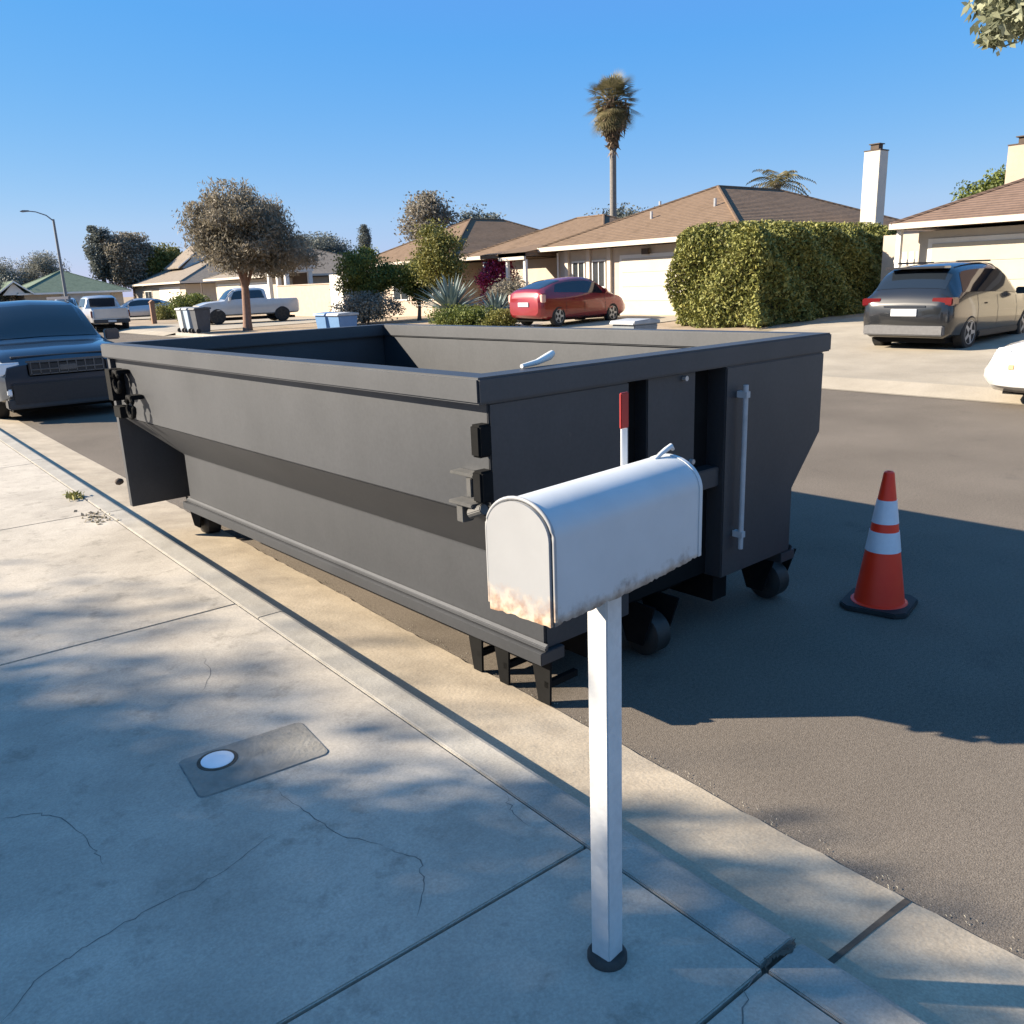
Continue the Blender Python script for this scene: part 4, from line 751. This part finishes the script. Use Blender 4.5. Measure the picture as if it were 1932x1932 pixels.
# palms
def palm(loc, h, label, crown_r, skirt=True, n=70, r0=.24, fl=1.9):
    r = empty('palm_tree', loc, 0, label, 'palm tree'); trunk(r, (0, 0, 0), (0, 0, h), r0, r0 * .85, BARKG, (), .0)
    b = MB()
    for i in range(n):
        az = i * 2.39996; el = math.radians(80 - 150 * (i / n)) if skirt else math.radians(60 - 75 * (i / n)); ll = fl * random.uniform(.62, 1.12) * crown_r
        d = Vector((math.cos(az) * math.cos(el), math.sin(az) * math.cos(el), math.sin(el)))
        sd = Vector((-math.sin(az), math.cos(az), 0)); prev = None
        if skirt:   # fan leaves
            c0 = Vector((0, 0, h)) + d * ll * .55
            b.tube([(0, 0, h), c0], .02, 4, False)
            for k in range(15):
                a = math.radians(-75 + 150 * k / 14); dd = (d * math.cos(a) + sd * math.sin(a)); e = c0 + dd * ll * .48 + Vector((0, 0, -.12 * ll)); nrm = dd.cross(d.cross(sd)).normalized() * .03
                b.add([c0, c0.lerp(e, .5) + nrm, e, c0.lerp(e, .5) - nrm], [(0, 1, 2, 3)])
        else:       # feather fronds arching over
            for k in range(16):
                f = k / 15; c = Vector((0, 0, h)) + d * ll * f + Vector((0, 0, -.9 * ll * f * f * .6))
                for sg in (-1, 1):
                    e = c + sd * sg * .42 * math.sin(math.pi * min(f + .12, 1)) * 1.1 + Vector((0, 0, -.22)) + d * .15
                    b.add([c, c + d * .05, e + d * .02, e], [(0, 1, 2, 3)])
    b.build('crown', LF['palm'], r)
    if skirt:
        pts = rng.normal(size=(900, 3)) * np.array([.26, .26, .6]) + np.array([0, 0, h - 1.35]); pts[:, :2] *= (1.0 + .8 * (pts[:, 2:3] - (h - 1.5))).clip(.45, 1.7)
        leaves('dead_skirt', pts, .16, leafmat('dead_frond', (.15, .11, .07), (.26, .2, .14)), r, droop=1., aspect=4.5)
    return r
palm((39.1, 38.7, 0), 11.75, 'tall slender fan palm towering above the brown roof', 1.0, True, 110, .22, 1.9)
palm((39.4, 27.4, 0), 6.1, 'short feathery palm top peeking over the brown roof', .95, False, 26, .2, 2.2)
# tree at the right edge whose hanging foliage enters the top corner
tr = empty('street_tree', (15.6, 2.0, .12), 0, 'pale green tree whose hanging leaves enter the top right corner of the sky', 'tree')
p, cc = clumps((.1, 2.3, 7.0), (2.3, 2.9, 2.0), 130, 90, .35, .4)
q, c2 = clumps((-.8, 4.2, 5.75), (.75, .7, 1.0), 55, 120, .16, .1)
q2, c3 = clumps((-1.5, 6.35, 6.42), (.2, .45, .12), 5, 60, .1, .1)
p = np.concatenate([p[p[:, 1] < 3.4], q, q2])
leaves('crown', p, .075, LF['pale'], tr, droop=.5, aspect=2.6)
trunk(tr, (0, 0, -.1), (.1, 1.2, 5.8), .2, .12, BARKG, list(c2[:5]) + list(c3[:2]) + [cc[i] for i in range(0, 130, 10)], .08)
# trees on the near side, up-sun of the camera: their shade falls over the foreground
def shade_tree(c, R, base, label, nc=260, per=80, size=.2, cr=.42):
    root = empty('yard_tree', base, 0, label, 'tree'); bs = Vector(base)
    p, cc = clumps(Vector(c) - bs, R, nc, per, cr, .2); leaves('crown', p, size, LF['green'], root)
    trunk(root, (0, 0, -.1), Vector(c) - bs - Vector((0, 0, 1)), .3, .18, BARK, [cc[i] for i in range(0, nc, 12)], .1)
shade_tree((-14.45, 13.95, 7.0), (3.95, 3.95, 2.5), (-14.5, 13.9, 0), 'big yard tree outside the left of the view shading the sidewalk', 850, 85, .085, .5)
shade_tree((-13.4, 9.1, 6.0), (3.4, 3.4, 2.4), (-13.4, 9.1, 0), 'second yard tree outside the left of the view, nearer the camera', 600, 85, .08, .7)
shade_tree((-6.9, 7.5, 5.0), (1.35, 1.35, .6), (-7.1, 7.7, 0), 'small slender yard tree outside the left of the view', 170, 75, .07, .2)
shade_tree((-8.75, 10.25, 5.5), (1.1, 1.1, .85), (-8.8, 10.3, 0), 'small round yard tree outside the left of the view, further up the street', 200, 80, .08, .22)
# small weeds in the sidewalk joint by the kerb
def weed(x, y, label, n=60):
    r = empty('weed', (x, y, .15), 0, label, 'weed'); pts = rng.normal(size=(n, 3)) * np.array([.03, .06, .012]); pts[:, 2] = abs(pts[:, 2]) + .01
    leaves('blades', pts, .022, LF['olive'], r, aspect=3., upward=.6)
weed(1.46, 7.85, 'yellow-green weed growing from the sidewalk joint behind the kerb', 90)
tag(leaves('leaf_litter', rng.normal(size=(70, 3)) * np.array([.05, .13, .003]) + np.array([1.42, 7.0, .155]), .02, LF['brown'], None), 'scatter of dry brown leaves beside the kerb near the weed', 'leaf litter', kind='stuff')
# ---------------------------------------------------------------- street lamp, post
sl_ = empty('street_lamp', (12.75, 60.7, .1), 0, 'grey street lamp with long curved arm at the far left', 'street lamp')
b = MB(); b.tube([(0, 0, 0), (0, 0, 6.4)], [.11, .07], 10); b.build('pole', mat('lamp_grey', (.12, .13, .14), (.16, .17, .18), 8, .6), sl_, smooth=50)
b = MB(); b.tube([(0, 0, 6.3), (-.35, .03, 6.62), (-.9, .08, 6.82), (-1.25, .1, 6.85)], [.04, .035, .03, .03], 8); b.build('arm', MC['lamp_grey'], sl_, smooth=50)
MB().prism([(-1.75, 6.84), (-1.6, 6.9), (-1.25, 6.9), (-1.2, 6.83), (-1.6, 6.78)], -.0, .22).build('lamp_head', MC['lamp_grey'], sl_, bevel=.02)
ps = empty('wooden_post', (16.2, 55.0, .0), 0, 'short reddish-brown post by the silver sedan', 'post'); b = MB(); b.box(-.13, .13, -.13, .13, -.1, 1.35); b.build('post_shaft', WOODB, ps, bevel=.02); MB().prism([(-.17, 1.351), (.17, 1.351), (0, 1.5)], -.17, .17).build('post_cap', WOODB, ps)
dark_suv.scale = (.96, .96, .96)
redc.scale = (1.0, .9, 1.04)
